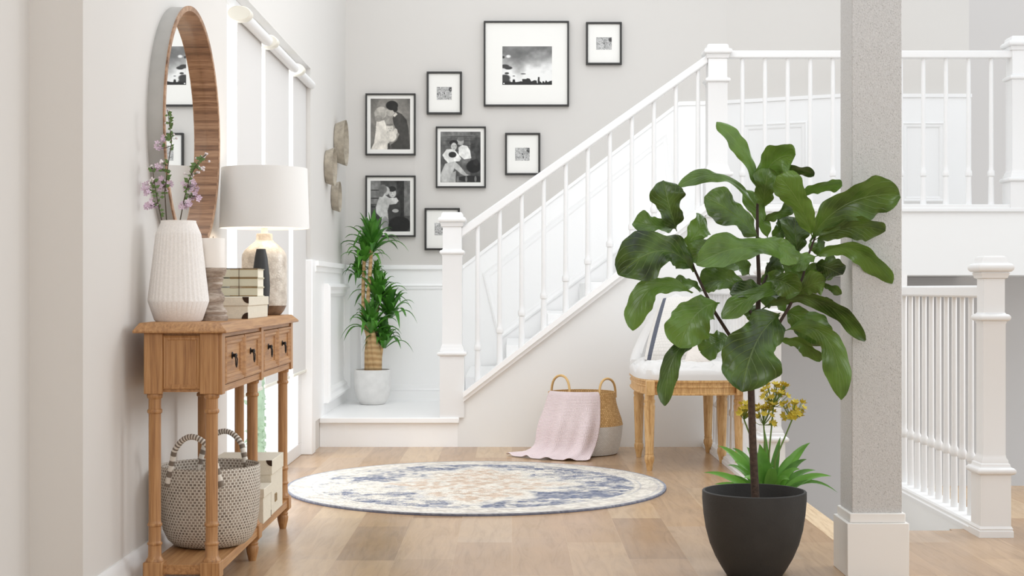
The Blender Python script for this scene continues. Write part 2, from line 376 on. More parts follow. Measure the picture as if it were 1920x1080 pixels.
M['lilac'] = plain('lilac_petal', rgb(214, 190, 208), .7)
M['bud'] = plain('white_bud', rgb(232, 222, 224), .7)
M['stalk'] = plain('green_stalk', rgb(104, 132, 60), .6)
M['yellow'] = plain('yellow_petal', rgb(208, 188, 66), .6, var=.15, vscale=60)
M['wall_basket'] = plain('greyed_wicker', rgb(170, 161, 146), .85, bump=.6, bscale=90, var=.2, vscale=30)
M['bush'] = plain('outdoor_foliage', rgb(190, 214, 184), .8, var=.15, vscale=14)

# ------------------------------------------------------------------ the setting
WX = -1.08          # near left wall face
WF = -1.065         # far left wall face
YS = 7.875          # under-stair wall plane
YG = 9.10           # gallery wall plane
ZL = 0.163          # low landing
ZU = 1.303          # upper landing
TOP = 3.3
b = MB(); b.box(-1.15, 1.12, -.6, 7.95, -.12, 0); b.box(-1.4, -1.15, -.6, 3.6, -.12, 0); b.box(1.12, 4.2, -.6, 4.97, -.12, 0); b.box(1.21, 4.2, 4.97, 5.16, -.12, 0); b.box(1.6, 1.8, 5.1, 5.2, -.12, -.001); b.box(1.76, 4.2, 5.16, 6.33, -.12, 0)
struct(b, 'floor', M['floor'])
struct(MB().box(1.12, 1.21, 4.97, 7.9, -.12, .001), 'trim_1', M['nosing'])
struct(MB().box(1.0, 4.4, 4.9, 9.3, -1.35, -1.25), 'floor_lower', M['wall_grey'])
b = MB(); b.box(-1.215, WX, 3.58, 5.39, 0, TOP); b.box(-1.4, -1.215, -.6, 5.39, 0, TOP); b.box(-1.25, WF, 5.39, 7.52, 2.04, TOP)
struct(b, 'wall_left', M['wall'])
struct(MB().box(-1.4, 4.2, -.75, -.6, 0, TOP), 'wall_blocker', M['wall'])  # unseen wall added behind the camera to weaken light from there
struct(MB().box(-1.4, 4.2, -.6, 2.9, 2.6, 2.7), 'ceiling_blocker', M['wall'])  # unseen partial ceiling added to darken the near walls and column
struct(MB().box(-1.3, WF, 7.52, 9.2, 0, TOP), 'wall_left_far', M['wall'])
xr0, xr1, xr2 = (1363-960)*YG/F, (1575-960)*8.8/F, (1817-960)*8.8/F
b = MB(); b.box(-1.3, xr0, YG, YG+.12, 0, TOP)
struct(b, 'wall_back', M['gallery_wall'])
b = MB(); b.extrude([(xr0, YG, .95), (xr1, 8.8, .95), (xr2, 8.8, .95), (xr2, 9.3, .95), (xr0, 9.3, .95)], (0, 0, TOP-.95))
struct(b, 'wall_back_right', M['gallery_wall'])
struct(MB().box(2.4, 6.0, 11.0, 11.1, .9, TOP), 'wall_far_right', M['wall_grey'])
# closed wall under the stairs with the fascia of the upper landing
def S(px, py, Y=YS): return P(px, py, Y)
pl = [S(858, 838), S(858, 757), S(868, 753), S(1330, 397), S(2240, 397), S(2240, 516), S(1365, 516), S(1365, 838)]
for p in pl:
    if abs(p.z) < .01: p.z = 0
struct(MB().extrude(pl, (0, .1, 0)), 'wall_understair', M['white_wall'])
b = MB(); b.box(1.09, 1.195, YS+.1, YG, -1.25, .95)
struct(b, 'wall_stairwell_left', M['wall_grey'])
struct(MB().box(1.0, 4.4, 9.05, 9.1, -1.25, .95), 'wall_stairwell_back', M['wall_grey'])
struct(MB().box(1.195, 4.0, YS+.1, YG+.2, .95, ZU), 'floor_upper', M['wall'])
b = MB(); b.box(1.65, 1.76, 5.16, 6.7, -1.25, -.0); b.box(1.1, 1.21, 5.16, 7.87, -1.25, -.12); b.box(1.1, 4.2, 5.08, 5.16, -1.25, -.12); b.box(1.76, 4.2, 6.25, 6.33, -1.25, -.12)
struct(b, 'wall_stairwell', M['white_wall'])
struct(MB().box(1.6, 1.806, 6.5, 6.7, -1.25, .95), 'wall_pier', M['white'])
# window wall: glazed entrance behind roller blinds
b = MB(); XD = -1.11
b.box(XD-.05, XD, 5.39, 7.52, 0, .067); b.box(XD-.05, XD, 5.39, 5.47, .067, 2.04); b.box(XD-.05, XD, 7.40, 7.52, .067, 2.04); b.box(XD-.05, XD, 5.47, 7.40, 1.99, 2.04)
w1 = struct(b, 'window_1', M['white'], bevel=.004)
MB().box(XD-.03, XD-.024, 5.47, 7.40, .067, 1.99).build('pane', M['glass'], w1)
struct(MB().box(-1.115, WF+.012, 7.50, 7.625, 0, 1.03), 'trim_2', M['lifted_white'], bevel=.004)
# baseboards
def baseboard(name, x0, x1, y0, y1, along):
    b = MB()
    if along == 'Y':
        b.extrude([(x0,y0,0),(x0+.018,y0,0),(x0+.018,y0,.09),(x0+.012,y0,.105),(x0+.012,y0,.118),(x0+.004,y0,.13),(x0,y0,.13)], (0, y1-y0, 0))
    return struct(b, name, M['white'])
baseboard('baseboard_left', WX, 0, 3.58, 5.39, 'Y')
# wainscot, left far wall
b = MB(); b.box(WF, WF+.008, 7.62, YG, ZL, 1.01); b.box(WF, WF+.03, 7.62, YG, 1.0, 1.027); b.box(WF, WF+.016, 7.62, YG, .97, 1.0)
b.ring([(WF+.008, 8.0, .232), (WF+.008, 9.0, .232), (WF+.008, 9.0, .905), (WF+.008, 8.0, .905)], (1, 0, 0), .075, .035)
struct(b, 'trim_3', M['lifted_white'])
# wainscot, gallery wall
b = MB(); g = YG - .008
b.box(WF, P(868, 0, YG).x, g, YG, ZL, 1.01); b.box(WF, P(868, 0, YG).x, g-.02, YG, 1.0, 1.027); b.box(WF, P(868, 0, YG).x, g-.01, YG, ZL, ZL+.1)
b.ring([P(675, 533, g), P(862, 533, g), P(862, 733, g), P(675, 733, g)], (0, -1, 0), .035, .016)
struct(b, 'trim_4', M['lifted_white'])
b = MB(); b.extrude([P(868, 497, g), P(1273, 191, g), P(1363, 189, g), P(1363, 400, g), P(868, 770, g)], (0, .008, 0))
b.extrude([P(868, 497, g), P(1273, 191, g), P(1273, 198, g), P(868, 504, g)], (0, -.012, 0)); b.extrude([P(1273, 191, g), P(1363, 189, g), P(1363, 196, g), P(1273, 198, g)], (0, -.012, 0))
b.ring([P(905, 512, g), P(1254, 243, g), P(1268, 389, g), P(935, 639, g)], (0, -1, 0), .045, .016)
struct(b, 'trim_5', M['lifted_white'])
b = MB()
b.extrude([(xr0, YG-.008, ZU), (xr1, 8.79, ZU), (xr2+.01, 8.79, ZU), (xr2+.01, 8.83, ZU), (xr1, 8.82, ZU), (xr0, YG+.01, ZU)], (0, 0, .765))
b.extrude([(xr0, YG-.02, ZU+.755), (xr1, 8.78, ZU+.755), (xr2+.012, 8.78, ZU+.755), (xr2+.012, 8.83, ZU+.755), (xr1, 8.82, ZU+.755), (xr0, YG+.01, ZU+.755)], (0, 0, .022))
b.ring([P(1690, 229, 8.79), P(1771, 229, 8.79), P(1771, 379, 8.79), P(1690, 379, 8.79)], (0, -1, 0), .035, .016)
d = Vector((xr1-xr0, 8.79-(YG-.008), 0)); o_ = Vector((xr0, YG-.008, 0)); nn = Vector((d.y, -d.x, 0)).normalized()
b.ring([o_ + d*.14 + Vector((0,0,ZU+.08)), o_ + d*.72 + Vector((0,0,ZU+.08)), o_ + d*.72 + Vector((0,0,ZU+.62)), o_ + d*.14 + Vector((0,0,ZU+.62))], nn, .04, .016)
struct(b, 'trim_6', M['white'])

# ------------------------------------------------------------------ staircase and railings
st = thing('staircase', 'white staircase rising to the right behind the gallery railing', 'stairs', (-.3, 8.4, 0))
MB().box(WF+.001, P(858,0,YS).x, YS, YG-.02, 0, ZL-.028).build('landing_riser', M['lifted_white'], st)
MB().box(WF+.001, P(861,0,YS).x, YS-.025, YG-.012, ZL-.03, ZL).build('landing_tread', M['lifted_white'], st, bevel=.004)
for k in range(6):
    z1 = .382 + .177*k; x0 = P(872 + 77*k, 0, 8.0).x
    MB().box(x0, x0 + .26 if k < 5 else 1.19, YS+.1, YG-.03, z1-.2, z1).build('step', M['lifted_white'], st, bevel=.004)
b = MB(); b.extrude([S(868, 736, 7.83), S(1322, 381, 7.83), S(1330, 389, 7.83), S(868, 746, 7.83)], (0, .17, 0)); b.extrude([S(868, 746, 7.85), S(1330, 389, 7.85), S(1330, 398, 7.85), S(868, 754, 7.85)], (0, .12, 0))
b.build('stringer_cap', M['lifted_white'], st)
def NP(zt, zl, zr, hp, hs):
    def torus(z, r0, bulge, hh): return [(r0 + bulge*math.cos(a), z + hh*math.sin(a)) for a in [math.radians(q) for q in (-90, -60, -30, 0, 30, 60, 90)]]
    return ([(hp, 0), (hp, zl-.026)] + torus(zl-.012, hp, .015, .013) + [(hp-.001, zl+.004), (hp-.002, zl+.012), (hs+.008, zl+.016), (hs+.007, zl+.026), (hs+.002, zl+.034), (hs, zl+.046), (hs, zr-.024), (hs+.003, zr-.016)]
            + torus(zr, hs+.002, .013, .013) + [(hs-.002, zr+.018), (hs-.002, zt-.082), (hs+.006, zt-.078), (hs+.009, zt-.066), (hs+.012, zt-.062)]
            + torus(zt-.042, hs+.008, .016, .016) + [(hs+.006, zt-.022), (hs+.004, zt-.008), (hs-.004, zt)])
rail = thing('stair_railing', 'white sloping stair railing with turned balusters and square newel posts', 'railing', (-.33, 7.92, ZL))
MB().square(NP(1.137, .365, .915, .0675, .054), -.332, 7.93, ZL).build('newel_post', M['white'], rail)
MB().square(NP(.96, .25, .76, .0675, .054), 1.14, 7.93, ZU-.03).build('newel_post', M['white'], rail)
yr = 7.92
b = MB(); b.extrude([P(864, 447, yr-.03), P(1328, 118, yr-.03), P(1328, 101, yr-.03), P(864, 427, yr-.03)], (0, .06, 0)); b.build('handrail', M['white'], rail, bevel=.008)
def baluster_prof(h, wl, wu, bulb=.19):
    return [(wl*1.05, 0), (wl, .02), (wl*.86, bulb-.03), (wl*.8, bulb-.018), (wl*1.15, bulb-.012), (wl*1.2, bulb), (wl*1.15, bulb+.012), (wl*.8, bulb+.022), (wl*.78, bulb+.05), (wu, h)]
for k in range(11):
    px = 895.7 + 41.3*k
    zb = P(px, 736-(px-868)*355/454, yr).z - .005; zt = P(px, 447-(px-864)*329/464, yr).z + .01
    x = P(px, 0, yr).x
    MB().lathe([(r, z+zb) for r, z in baluster_prof(zt-zb, .0175, .0115)], x, yr, 0, 14).build('baluster', M['white'], rail)
rail2 = thing('landing_railing', 'white level railing along the edge of the upper landing', 'railing', (1.3, 7.92, ZU))
zs = P(0, 384, yr).z
b = MB(); b.box(1.2, 4.0, yr-.05, yr+.05, ZU, zs); b.box(1.2, 4.0, yr-.062, yr+.062, ZU-.002, ZU+.02); b.build('shoe_rail', M['white'], rail2, bevel=.004)
MB().box(1.19, 2.79, yr-.03, yr+.03, P(0, 110, yr).z, P(0, 96, yr).z).build('top_rail', M['white'], rail2, bevel=.006)
MB().square(NP(.975, .19, .745, .0675, .054), 2.825, 7.93, ZU+.0).build('newel_post', M['white'], rail2)
for k in range(12):
    x = P(1392+42.4*k, 0, yr).x; h = P(0, 109, yr).z - zs
    MB().lathe([(r, z+zs-.002) for r, z in baluster_prof(h, .0165, .0115, .175)], x, yr, 0, 14).build('baluster', M['white'], rail2)
def low_rail(name, label, X, yn, y0, y1, n_start):
    r = thing(name, label, 'railing', (X, yn, 0))
    MB().square(NP(.994, .245, .775, .0535, .0392), X, yn, 0).build('newel_post', M['white'], r)
    MB().square([(.0605, 0), (.0605, .022), (.057, .026), (.0595, .03), (.055, .038)], X, yn, 0).build('newel_base', M['white'], r)
    MB().box(X-.028, X+.028, yn+.03, y1, .845, .889).build('top_rail', M['white'], r, bevel=.008)
    ys = yn+.053; b = MB(); b.extrude([(X-.058, ys, 0), (X-.058, ys, .016), (X-.052, ys, .02), (X-.052, ys, .03), (X-.046, ys, .036), (X+.046, ys, .036), (X+.058, ys, .02), (X+.058, ys, 0)], (0, y1-ys, 0)); b.build('shoe_rail', M['white'], r)
    y = n_start
    while y < y1 - .05:
        MB().lathe([(q, z+.034) for q, z in baluster_prof(.815, .0138, .0098, .215)], X, y, 0, 14).build('baluster', M['white'], r); y += .1
    return r
low_rail('stairwell_railing', 'white stairwell railing with square newel right of the grey column', 1.707, 5.07, 5.1, 6.5, 5.29)
low_rail('stairwell_railing', 'white stairwell railing behind the tufted seat and fig tree', 1.112, 6.12, 6.1, 7.874, 6.28)

# ------------------------------------------------------------------ column
c = thing('column', 'square rough grey plaster column on white plinth in right foreground', 'column', (1.113, 4.41, 0))
MB().box(1.0366, 1.1896, 4.338, 4.49, .19, TOP).build('shaft', M['column'], c, bevel=.003)
MB().box(1.0186, 1.2065, 4.319, 4.507, 0, .165).build('plinth', M['plinth'], c, bevel=.002)
MB().box(1.0286, 1.1985, 4.329, 4.499, .165, .194).build('plinth_cap', M['plinth'], c, bevel=.003)

# ------------------------------------------------------------------ roller blinds
for k, (ya, yb, lab) in enumerate(((5.644, 6.185, 'white roller blind nearest the wooden console, behind the lampshade'), (6.279, 6.937, 'middle of the three white roller blinds over the glazed entrance'), (7.072, 7.515, 'white roller blind beside the panelled landing wall, farthest back'))):
    r = thing('roller_blind', lab, 'blind', (-1.09, (ya+yb)/2, 1.96), 'roller blinds over the entrance glazing')
    Mx = Matrix.Rotation(-math.pi/2, 3, 'X')
    MB().lathe([(.023, ya-.03), (.023, yb+.03)], -1.066, 0, 1.957, 24, M=Mx).build('roller_tube', M['white'], r)
    MB().box(-1.091, -1.0885, ya, yb, .45, 1.957).build('fabric', M['blind'], r)
    MB().box(-1.096, -1.083, ya, yb, .437, .452).build('bottom_bar', M['bracket'], r, bevel=.003)
    yy = ya - .075
    bm_ = MB(); n = 32
    ring = [Vector((-1.07 + .048*math.cos(2*math.pi*i/n), yy, 1.957 + .030*math.sin(2*math.pi*i/n))) for i in range(n)]
    bm_.extrude(ring, (0, .055, 0)); bm_.build('bracket', M['bracket'], r, bevel=.004)
# shrub outside
b = MB(); rnd = random.Random(3)
for k in range(420):
    p = Vector((-1.92 + rnd.uniform(-.07, .07), 10.75 + rnd.uniform(-.1, .1), rnd.uniform(-.6, 1.1))); s_ = rnd.uniform(.03, .06)
    a = Vector((rnd.uniform(-1,1), rnd.uniform(-1,1), rnd.uniform(-1,1))).normalized(); q = a.orthogonal().normalized()
    b.add([p, p+a*s_*.6+q*s_*.3, p+a*s_*1.3, p+a*s_*.6-q*s_*.3], [(0,1,2,3)])
b.tube([(-1.92, 10.75, -.8), (-1.92, 10.75, 1.0)], .05)
tag(b.build('garden_shrub', M['bush'], origin=(-1.92, 10.75, -.8)), 'pale green shrub outside, seen below the blinds through the glass', 'shrub')

# ------------------------------------------------------------------ console table
T = thing('console_table', 'honey pine console table with four small drawers and lower shelf', 'table', (-.92, 4.6, 0))
b = MB(); x0, x1, y0, y1 = -1.05, -.789, 3.93, 5.262
b.add([(x0,y0,.755),(x1,y0,.755),(x1,y1,.755),(x0,y1,.755),(x0,y0,.761),(x1,y0,.761),(x1,y1,.761),(x0,y1,.761),
       (x0+.012,y0+.03,.783),(x1-.022,y0+.03,.783),(x1-.022,y1-.03,.783),(x0+.012,y1-.03,.783)],
      [(3,2,1,0),(0,1,5,4),(1,2,6,5),(2,3,7,6),(3,0,4,7),(4,5,9,8),(5,6,10,9),(6,7,11,10),(7,4,8,11),(8,9,10,11)])
b.build('top', M['table_y'], T, bevel=.002)
b = MB(); xa, xb = -1.022, -.824
b.box(xa, xb, 3.962, 5.228, .59, .755)
b.build('carcass', M['table_y'], T)
for yy in (3.974, 5.215):            # end panels with framed recess
    s_ = -1 if yy < 4.5 else 1; ye = 3.962 if s_ < 0 else 5.228
    b = MB(); b.box(-.972, -.866, min(ye, ye+s_*.001), max(ye, ye+s_*.001), .598, .748); b.ring([(-.972, ye, .598), (-.866, ye, .598), (-.866, ye, .748), (-.972, ye, .748)], (0, s_, 0), .014, .007); b.build('end_panel', M['table_z'], T)
    for xc in (-.997, -.842):
        MB().box(xc-.026, xc+.026, min(ye, ye+s_*.012), max(ye, ye+s_*.012), .585, .755).build('corner_post', M['table_z'], T, bevel=.002)
for (ya, yb) in ((3.955, 3.998), (4.577, 4.617), (5.19, 5.235)):
    MB().box(-.826, -.806, ya, yb, .583, .755).build('pilaster', M['table_z'], T, bevel=.002)
for (ya, yb) in ((4.0, 4.577), (4.617, 5.19)):
    b = MB(); b.box(-.826, -.812, ya, yb, .587, .606); b.box(-.826, -.812, ya, yb, .742, .755); b.build('rail', M['table_y'], T)
for k, (ya, yb) in enumerate(((4.008, 4.283), (4.297, 4.572), (4.622, 4.897), (4.910, 5.184))):
    b = MB(); b.box(-.826, -.816, ya, yb, .609, .740); b.ring([(-.816, ya, .609), (-.816, yb, .609), (-.816, yb, .740), (-.816, ya, .740)], (1, 0, 0), .024, .012)
    dr = b.build('drawer', M['table_y'], T)
    ym = (ya+yb)/2
    b = MB(); b.lathe([(.010, 0), (.010, .002), (.005, .004), (.005, .010), (.007, .012), (.003, .015)], -.816, ym, .684, 14, M=Matrix.Rotation(math.pi/2, 3, 'Y'))
    b.tube([(-.806, ym-.007, .684), (-.803, ym-.012, .672), (-.803, ym-.009, .656), (-.803, ym, .650), (-.803, ym+.009, .656), (-.803, ym+.012, .672), (-.806, ym+.007, .684)], .0019, 8)
    b.build('handle', M['iron'], dr)
leg_prof_ = [(.026, .117), (.026, .122), (.0215, .128), (.018, .134), (.0185, .16), (.022, .164), (.0225, .168), (.0185, .174), (.0172, .2), (.0185, .213), (.0218, .217), (.0218, .223), (.018, .23), (.0165, .3), (.017, .52), (.0205, .529), (.0222, .535), (.0205, .541), (.017, .55), (.0175, .568), (.0222, .574), (.0225, .582), (.019, .588)]
leg_prof = [(.025, .117), (.025, .121), (.0205, .127), (.0185, .133), (.018, .162), (.0205, .1645), (.0208, .1685), (.018, .171), (.0172, .175), (.0172, .214), (.0203, .217), (.0205, .2215), (.0178, .225), (.017, .232), (.017, .529), (.0202, .532), (.0208, .536), (.0202, .540), (.0172, .543), (.0172, .570), (.021, .574), (.0218, .582), (.0195, .588)]
foot_prof = [(.012, 0), (.013, .004), (.019, .03), (.0205, .042), (.0175, .05), (.0195, .056), (.0165, .06), (.021, .068), (.021, .078)]
for yy in (3.974, 4.595, 5.205):
    for xx in (-.998, -.839):
        MB().lathe(leg_prof, xx, yy, 0, 24).build('leg', M['table_z'], T)
        MB().box(xx-.027, xx+.027, yy-.027, yy+.027, .072, .117).build('shelf_block', M['table_z'], T, bevel=.002)
        MB().lathe(foot_prof, xx, yy, 0, 20).build('foot', M['table_z'], T)
MB().box(-1.018, -.818, 3.962, 5.222, .081, .109).build('shelf', M['table_y'], T, bevel=.002)
TT = .783; SH = .1095
# ---- things on top
v = MB(); prof = [(.064, 0), (.069, .004), (.0875, .058), (.0875, .064), (.0655, .252), (.0635, .258), (.0505, .288), (.0505, .293), (.046, .293), (.045, .285), (.05, .25), (.05, .2)]
v.lathe(prof, -.972, 4.145, TT, 144, rad=lambda a, j: 1 - .042*(.5+.5*math.cos(36*a)) if j in (3, 4) else 1, caps=(True, True))
tag(v.build('vase', M['vase'], origin=(-.972, 4.145, TT)), 'tall white ribbed stoneware vase holding flowering sprigs', 'vase')
def sprig(label, pts, Y, seed, fl, dens):
    rnd = random.Random(seed); q = thing('flower_sprig', label, 'flowers', P(pts[0][0], pts[0][1], Y), 'lilac flower sprigs in the ribbed vase')
    pp = [P(a, b_, Y + dy) for a, b_, dy in pts]; n = len(pp)
    st_ = MB(); st_.tube(pp, [.0022 - .0013*k/(n-1) for k in range(n)], 6)
    lf = MB(); bl = MB(); bu = MB()
    def at(t):
        t *= n - 1; k = min(int(t), n - 2); return pp[k].lerp(pp[k+1], t - k)
    def leaf(p, d, l):
        s_ = d.cross(Vector((0, -1, .2))).normalized()*l*.32; nn_ = Vector((0, -l*.12, 0))
        lf.add([p, p+d*l*.45+s_+nn_, p+d*l, p+d*l*.45-s_+nn_, p+d*l*.5], [(0,1,4),(1,2,4),(2,3,4),(3,0,4)])
    for k in range(dens):
        t = rnd.uniform(.3, .97); p = at(t)
        leaf(p, Vector((rnd.uniform(-1,1), rnd.uniform(-.6,.4), rnd.uniform(-.2,.8))).normalized(), rnd.uniform(.009, .019))
    for (cx, cy, rad, num, kind) in fl:
        c_ = P(cx, cy, Y + rnd.uniform(-.02, .01))
        near = min((at(i/30) for i in range(31)), key=lambda z: (z-c_).length)
        for k in range(num):
            o_ = c_ + Vector((rnd.gauss(0, .45), rnd.gauss(0, .45), rnd.gauss(0, .45)))*rad*Y/F
            st_.tube([near, near.lerp(o_, .55)+Vector((0,0,-.003)), o_], .0006, 4)
            if kind == 'p':
                f = Vector((rnd.uniform(-1,1), -1, rnd.uniform(-.2,1))).normalized(); a = f.orthogonal().normalized(); c2 = f.cross(a)
                for m in range(5):
                    an = m*2*math.pi/5; d = a*math.cos(an)+c2*math.sin(an); s_ = f.cross(d); L = .0095
                    bl.add([o_, o_+d*L*.6+s_*L*.34+f*.002, o_+d*L+f*.003, o_+d*L*.6-s_*L*.34+f*.002], [(0,1,2,3)])
            else: bu.ball(o_, rnd.uniform(.0026, .0042), 8)
            if k % 3 == 0: leaf(near.lerp(o_, .4), (o_-near).normalized() if (o_-near).length > 1e-5 else Vector((0,0,1)), .013)
    st_.build('stem', M['sprig_stem'], q); lf.build('leaves', M['sprig_leaf'], q)
    if bl.v: bl.build('blossoms', M['lilac'], q)
    if bu.v: bu.build('buds', M['bud'], q)
sprig('sprig leaning left with lilac blossom at its side, left one in ribbed vase', [(316,455,0),(303,412,0),(296,380,0),(290,345,-.01),(286,315,-.01)], 4.13, 1, [(280,385,16,9,'p'),(276,358,11,6,'p'),(284,342,10,9,'b'),(285,315,10,9,'b'),(272,350,6,3,'p'),(290,385,8,5,'p')], 26)
sprig('tallest sprig with white buds, standing in front of the mirror glass', [(322,455,0),(312,410,0),(309,360,0),(315,310,-.01),(322,265,-.01),(318,235,-.02),(314,205,-.02)], 4.135, 2, [(302,345,13,11,'p'),(296,315,10,6,'p'),(315,345,8,5,'p'),(319,258,11,11,'b'),(321,228,9,8,'b'),(316,212,8,6,'b'),(298,272,10,5,'p'),(306,305,9,6,'b'),(305,262,9,5,'p')], 40)
sprig('sprig leaning right over the mirror frame with pale buds at its tip', [(330,455,0),(338,412,0),(345,375,-.01),(355,335,-.02),(368,310,-.03),(378,295,-.03)], 4.13, 3, [(360,350,14,14,'p'),(366,365,11,8,'p'),(350,385,11,10,'p'),(360,320,13,14,'b'),(381,296,11,14,'b'),(378,315,9,8,'b'),(349,350,9,6,'p')], 40)
h = MB(); hp = [(.040, 0), (.042, .004), (.042, .014), (.037, .019), (.0395, .026), (.036, .033), (.0285, .043), (.027, .05), (.031, .06), (.0325, .068), (.029, .078), (.0225, .088), (.022, .1), (.027, .108), (.0245, .114), (.029, .124), (.0275, .129), (.034, .136), (.035, .141), (.037, .144), (.037, .157), (.03, .157), (.03, .152)]
h.lathe(hp, -.884, 4.215, TT, 40); tag(h.build('candle_holder', M['old_wood'], origin=(-.884, 4.215, TT)), 'turned weathered wooden candle holder beside ribbed vase', 'candle holder')
cd = thing('candle', 'thick ivory pillar candle standing on the wooden holder', 'candle', (-.886, 4.215, TT+.1525))
MB().lathe([(.0345, .1525), (.0345, .242), (.033, .244), (.03, .242), (.01, .239)], -.886, 4.215, TT, 40).build('wax', M['candle'], cd)
MB().tube([(-.886, 4.215, TT+.238), (-.886, 4.216, TT+.25)], .001, 6).build('wick', M['string'], cd)
def keepsake_box(label, x0, x1, y0, y1, z0, z1, lid, tagged=None, corners=True):
    q = thing('storage_box', label, 'box', ((x0+x1)/2, (y0+y1)/2, z0), 'linen storage boxes')
    MB().box(x0, x1, y0, y1, z0, z1-lid).build('body', M['linen_box'], q, bevel=.0015)
    MB().box(x0-.003, x1+.003, y0-.003, y1+.003, z1-lid, z1).build('lid', M['linen_box'], q, bevel=.0015)
    if corners:
        for (xc, sx) in ((x0-.0032, 1), (x1+.0032, -1)):
            for (zc, sz) in ((z1, -1), (z0, 1)):
                xx = xc if sz < 0 else xc + sx*.003; yy = y0-.0042 if sz < 0 else y0-.0012; rr = .02
                pts = [(xx, yy, zc)] + [(xx+sx*rr*math.cos(a), yy, zc+sz*rr*math.sin(a)) for a in [i*math.pi/16 for i in range(9)]]
                MB().extrude(pts, (0, .0014, 0)).build('corner_guard', M['corner'], q)
    if tagged:
        yt, zt = tagged
        MB().ring([(x1+.0005, yt-.016, zt-.014), (x1+.0005, yt+.016, zt-.014), (x1+.0005, yt+.016, zt+.014), (x1+.0005, yt-.016, zt+.014)], (1,0,0), .005, .003).build('label_holder', M['gilt'], q)
    return q
keepsake_box('low cream linen box with dark corners under the tied books', -1.0, -.828, 4.46, 4.82, TT, .852, .028)
keepsake_box('larger cream linen box with label holder on the console shelf', -1.02, -.815, 4.815, 5.05, SH, .297, .05, (4.9, .16))
keepsake_box('smaller cream linen box beside woven basket on the console shelf', -.965, -.812, 4.645, 4.79, SH, .224, .03, None, False)
bz = .852
for k in range(3):
    z0 = bz + .0005 + k*.0303; z1 = z0 + .0298; xa, xb, ya, yb = -.975, -.834, 4.66 + .003*k, 4.79
    q = thing('book', ['cream cloth book at the bottom of the tied stack', 'cream cloth book in the middle of the tied stack', 'cream cloth book on top of the tied stack'][k], 'book', ((xa+xb)/2, ya, z0), 'tied cream books on the console')
    b = MB(); b.box(xa, xb, ya, yb, z0, z0+.0025); b.box(xa, xb, ya, yb, z1-.0025, z1); b.box(xa, xb, ya, ya+.003, z0, z1); b.build('cover', M['book'], q, bevel=.0006)
    MB().box(xa+.003, xb-.003, ya+.003, yb-.003, z0+.0025, z1-.0025).build('pages', M['pages'], q)
    b = MB()
    for z_ in (z0+.0005, z1-.003): b.box(xa+.05, xb-.001, ya-.0006, ya, z_, z_+.0028)
    b.build('spine_band', M['gilt'], q)
    
zt_ = bz + .0005 + 2*.0303 + .0298
b = MB(); b.tube([(-.894, 4.657, bz+.001), (-.894, 4.657, zt_+.002), (-.894, 4.73, zt_+.002), (-.894, 4.793, zt_+.002), (-.894, 4.793, bz+.001)], .0011, 6); b.tube([(-.98, 4.72, zt_+.002), (-.832, 4.72, zt_+.002)], .0011, 6)
tag(b.build('string', M['string'], origin=(-.894, 4.72, bz)), 'thin brown string tied around the stack of books', 'string')
MBv = MB().lathe([(.018, 0), (.022, .003), (.0275, .05), (.0305, .1), (.029, .14), (.022, .2), (.0155, .231), (.0135, .231), (.012, .22)], -.862, 4.885, TT, 36)
tag(MBv.build('bottle_vase', M['black_vase'], origin=(-.862, 4.885, TT)), 'slim matte black tapered vase in front of the lamp', 'vase')
L = thing('table_lamp', 'table lamp with crackled cream jar base and white drum shade', 'lamp', (-.893, 5.13, TT))
lx, ly = -.893, 5.13
MB().lathe([(.055, 0), (.06, .003), (.07, .016), (.079, .034)], lx, ly, TT, 48).build('base', M['jar_base'], L)
MB().lathe([(.079, .034), (.081, .05), (.081, .205), (.079, .218), (.07, .234), (.05, .252), (.033, .266), (.0295, .272), (.0295, .288), (.027, .293), (.015, .294)], lx, ly, TT, 64).build('jar_body', M['jar'], L)
MB().lathe([(.0125, .293), (.0125, .315), (.009, .317), (.009, .345)], lx, ly, TT, 20).build('socket', M['candle'], L)
b = MB(); zb, zt = 1.095, 1.311
b.lathe([(.1606, zb), (.1535, zt), (.1515, zt), (.1585, zb), (.1606, zb)], lx, ly, 0, 72, caps=(False, False)); b.build('lamp_shade', M['shade'], L)
b = MB()
for k in range(3):
    a = k*2*math.pi/3 + .4; b.tube([(lx, ly, 1.29), (lx+.152*math.cos(a), ly+.152*math.sin(a), 1.302)], .0015, 6)
b.tube([(lx, ly, 1.12), (lx, ly, 1.29)], .002, 6); b.build('shade_spider', M['bracket'], L)
t = NT('bulb_glass'); t.b.inputs['Emission Color'].default_value = (1, .82, .6, 1); t.b.inputs['Emission Strength'].default_value = 3; M['bulb'] = t.m
MB().ball((lx, ly+.02, 1.175), .026, 16, 1.2).build('bulb', M['bulb'], L)
bl = bpy.data.lights.new('lamp_bulb_light', 'POINT'); bl.energy = 1.5; bl.color = (1, .8, .58); bl.shadow_soft_size = .03
blo = bpy.data.objects.new('lamp_bulb_light', bl); COL.objects.link(blo); blo.location = (lx, ly, 1.22)
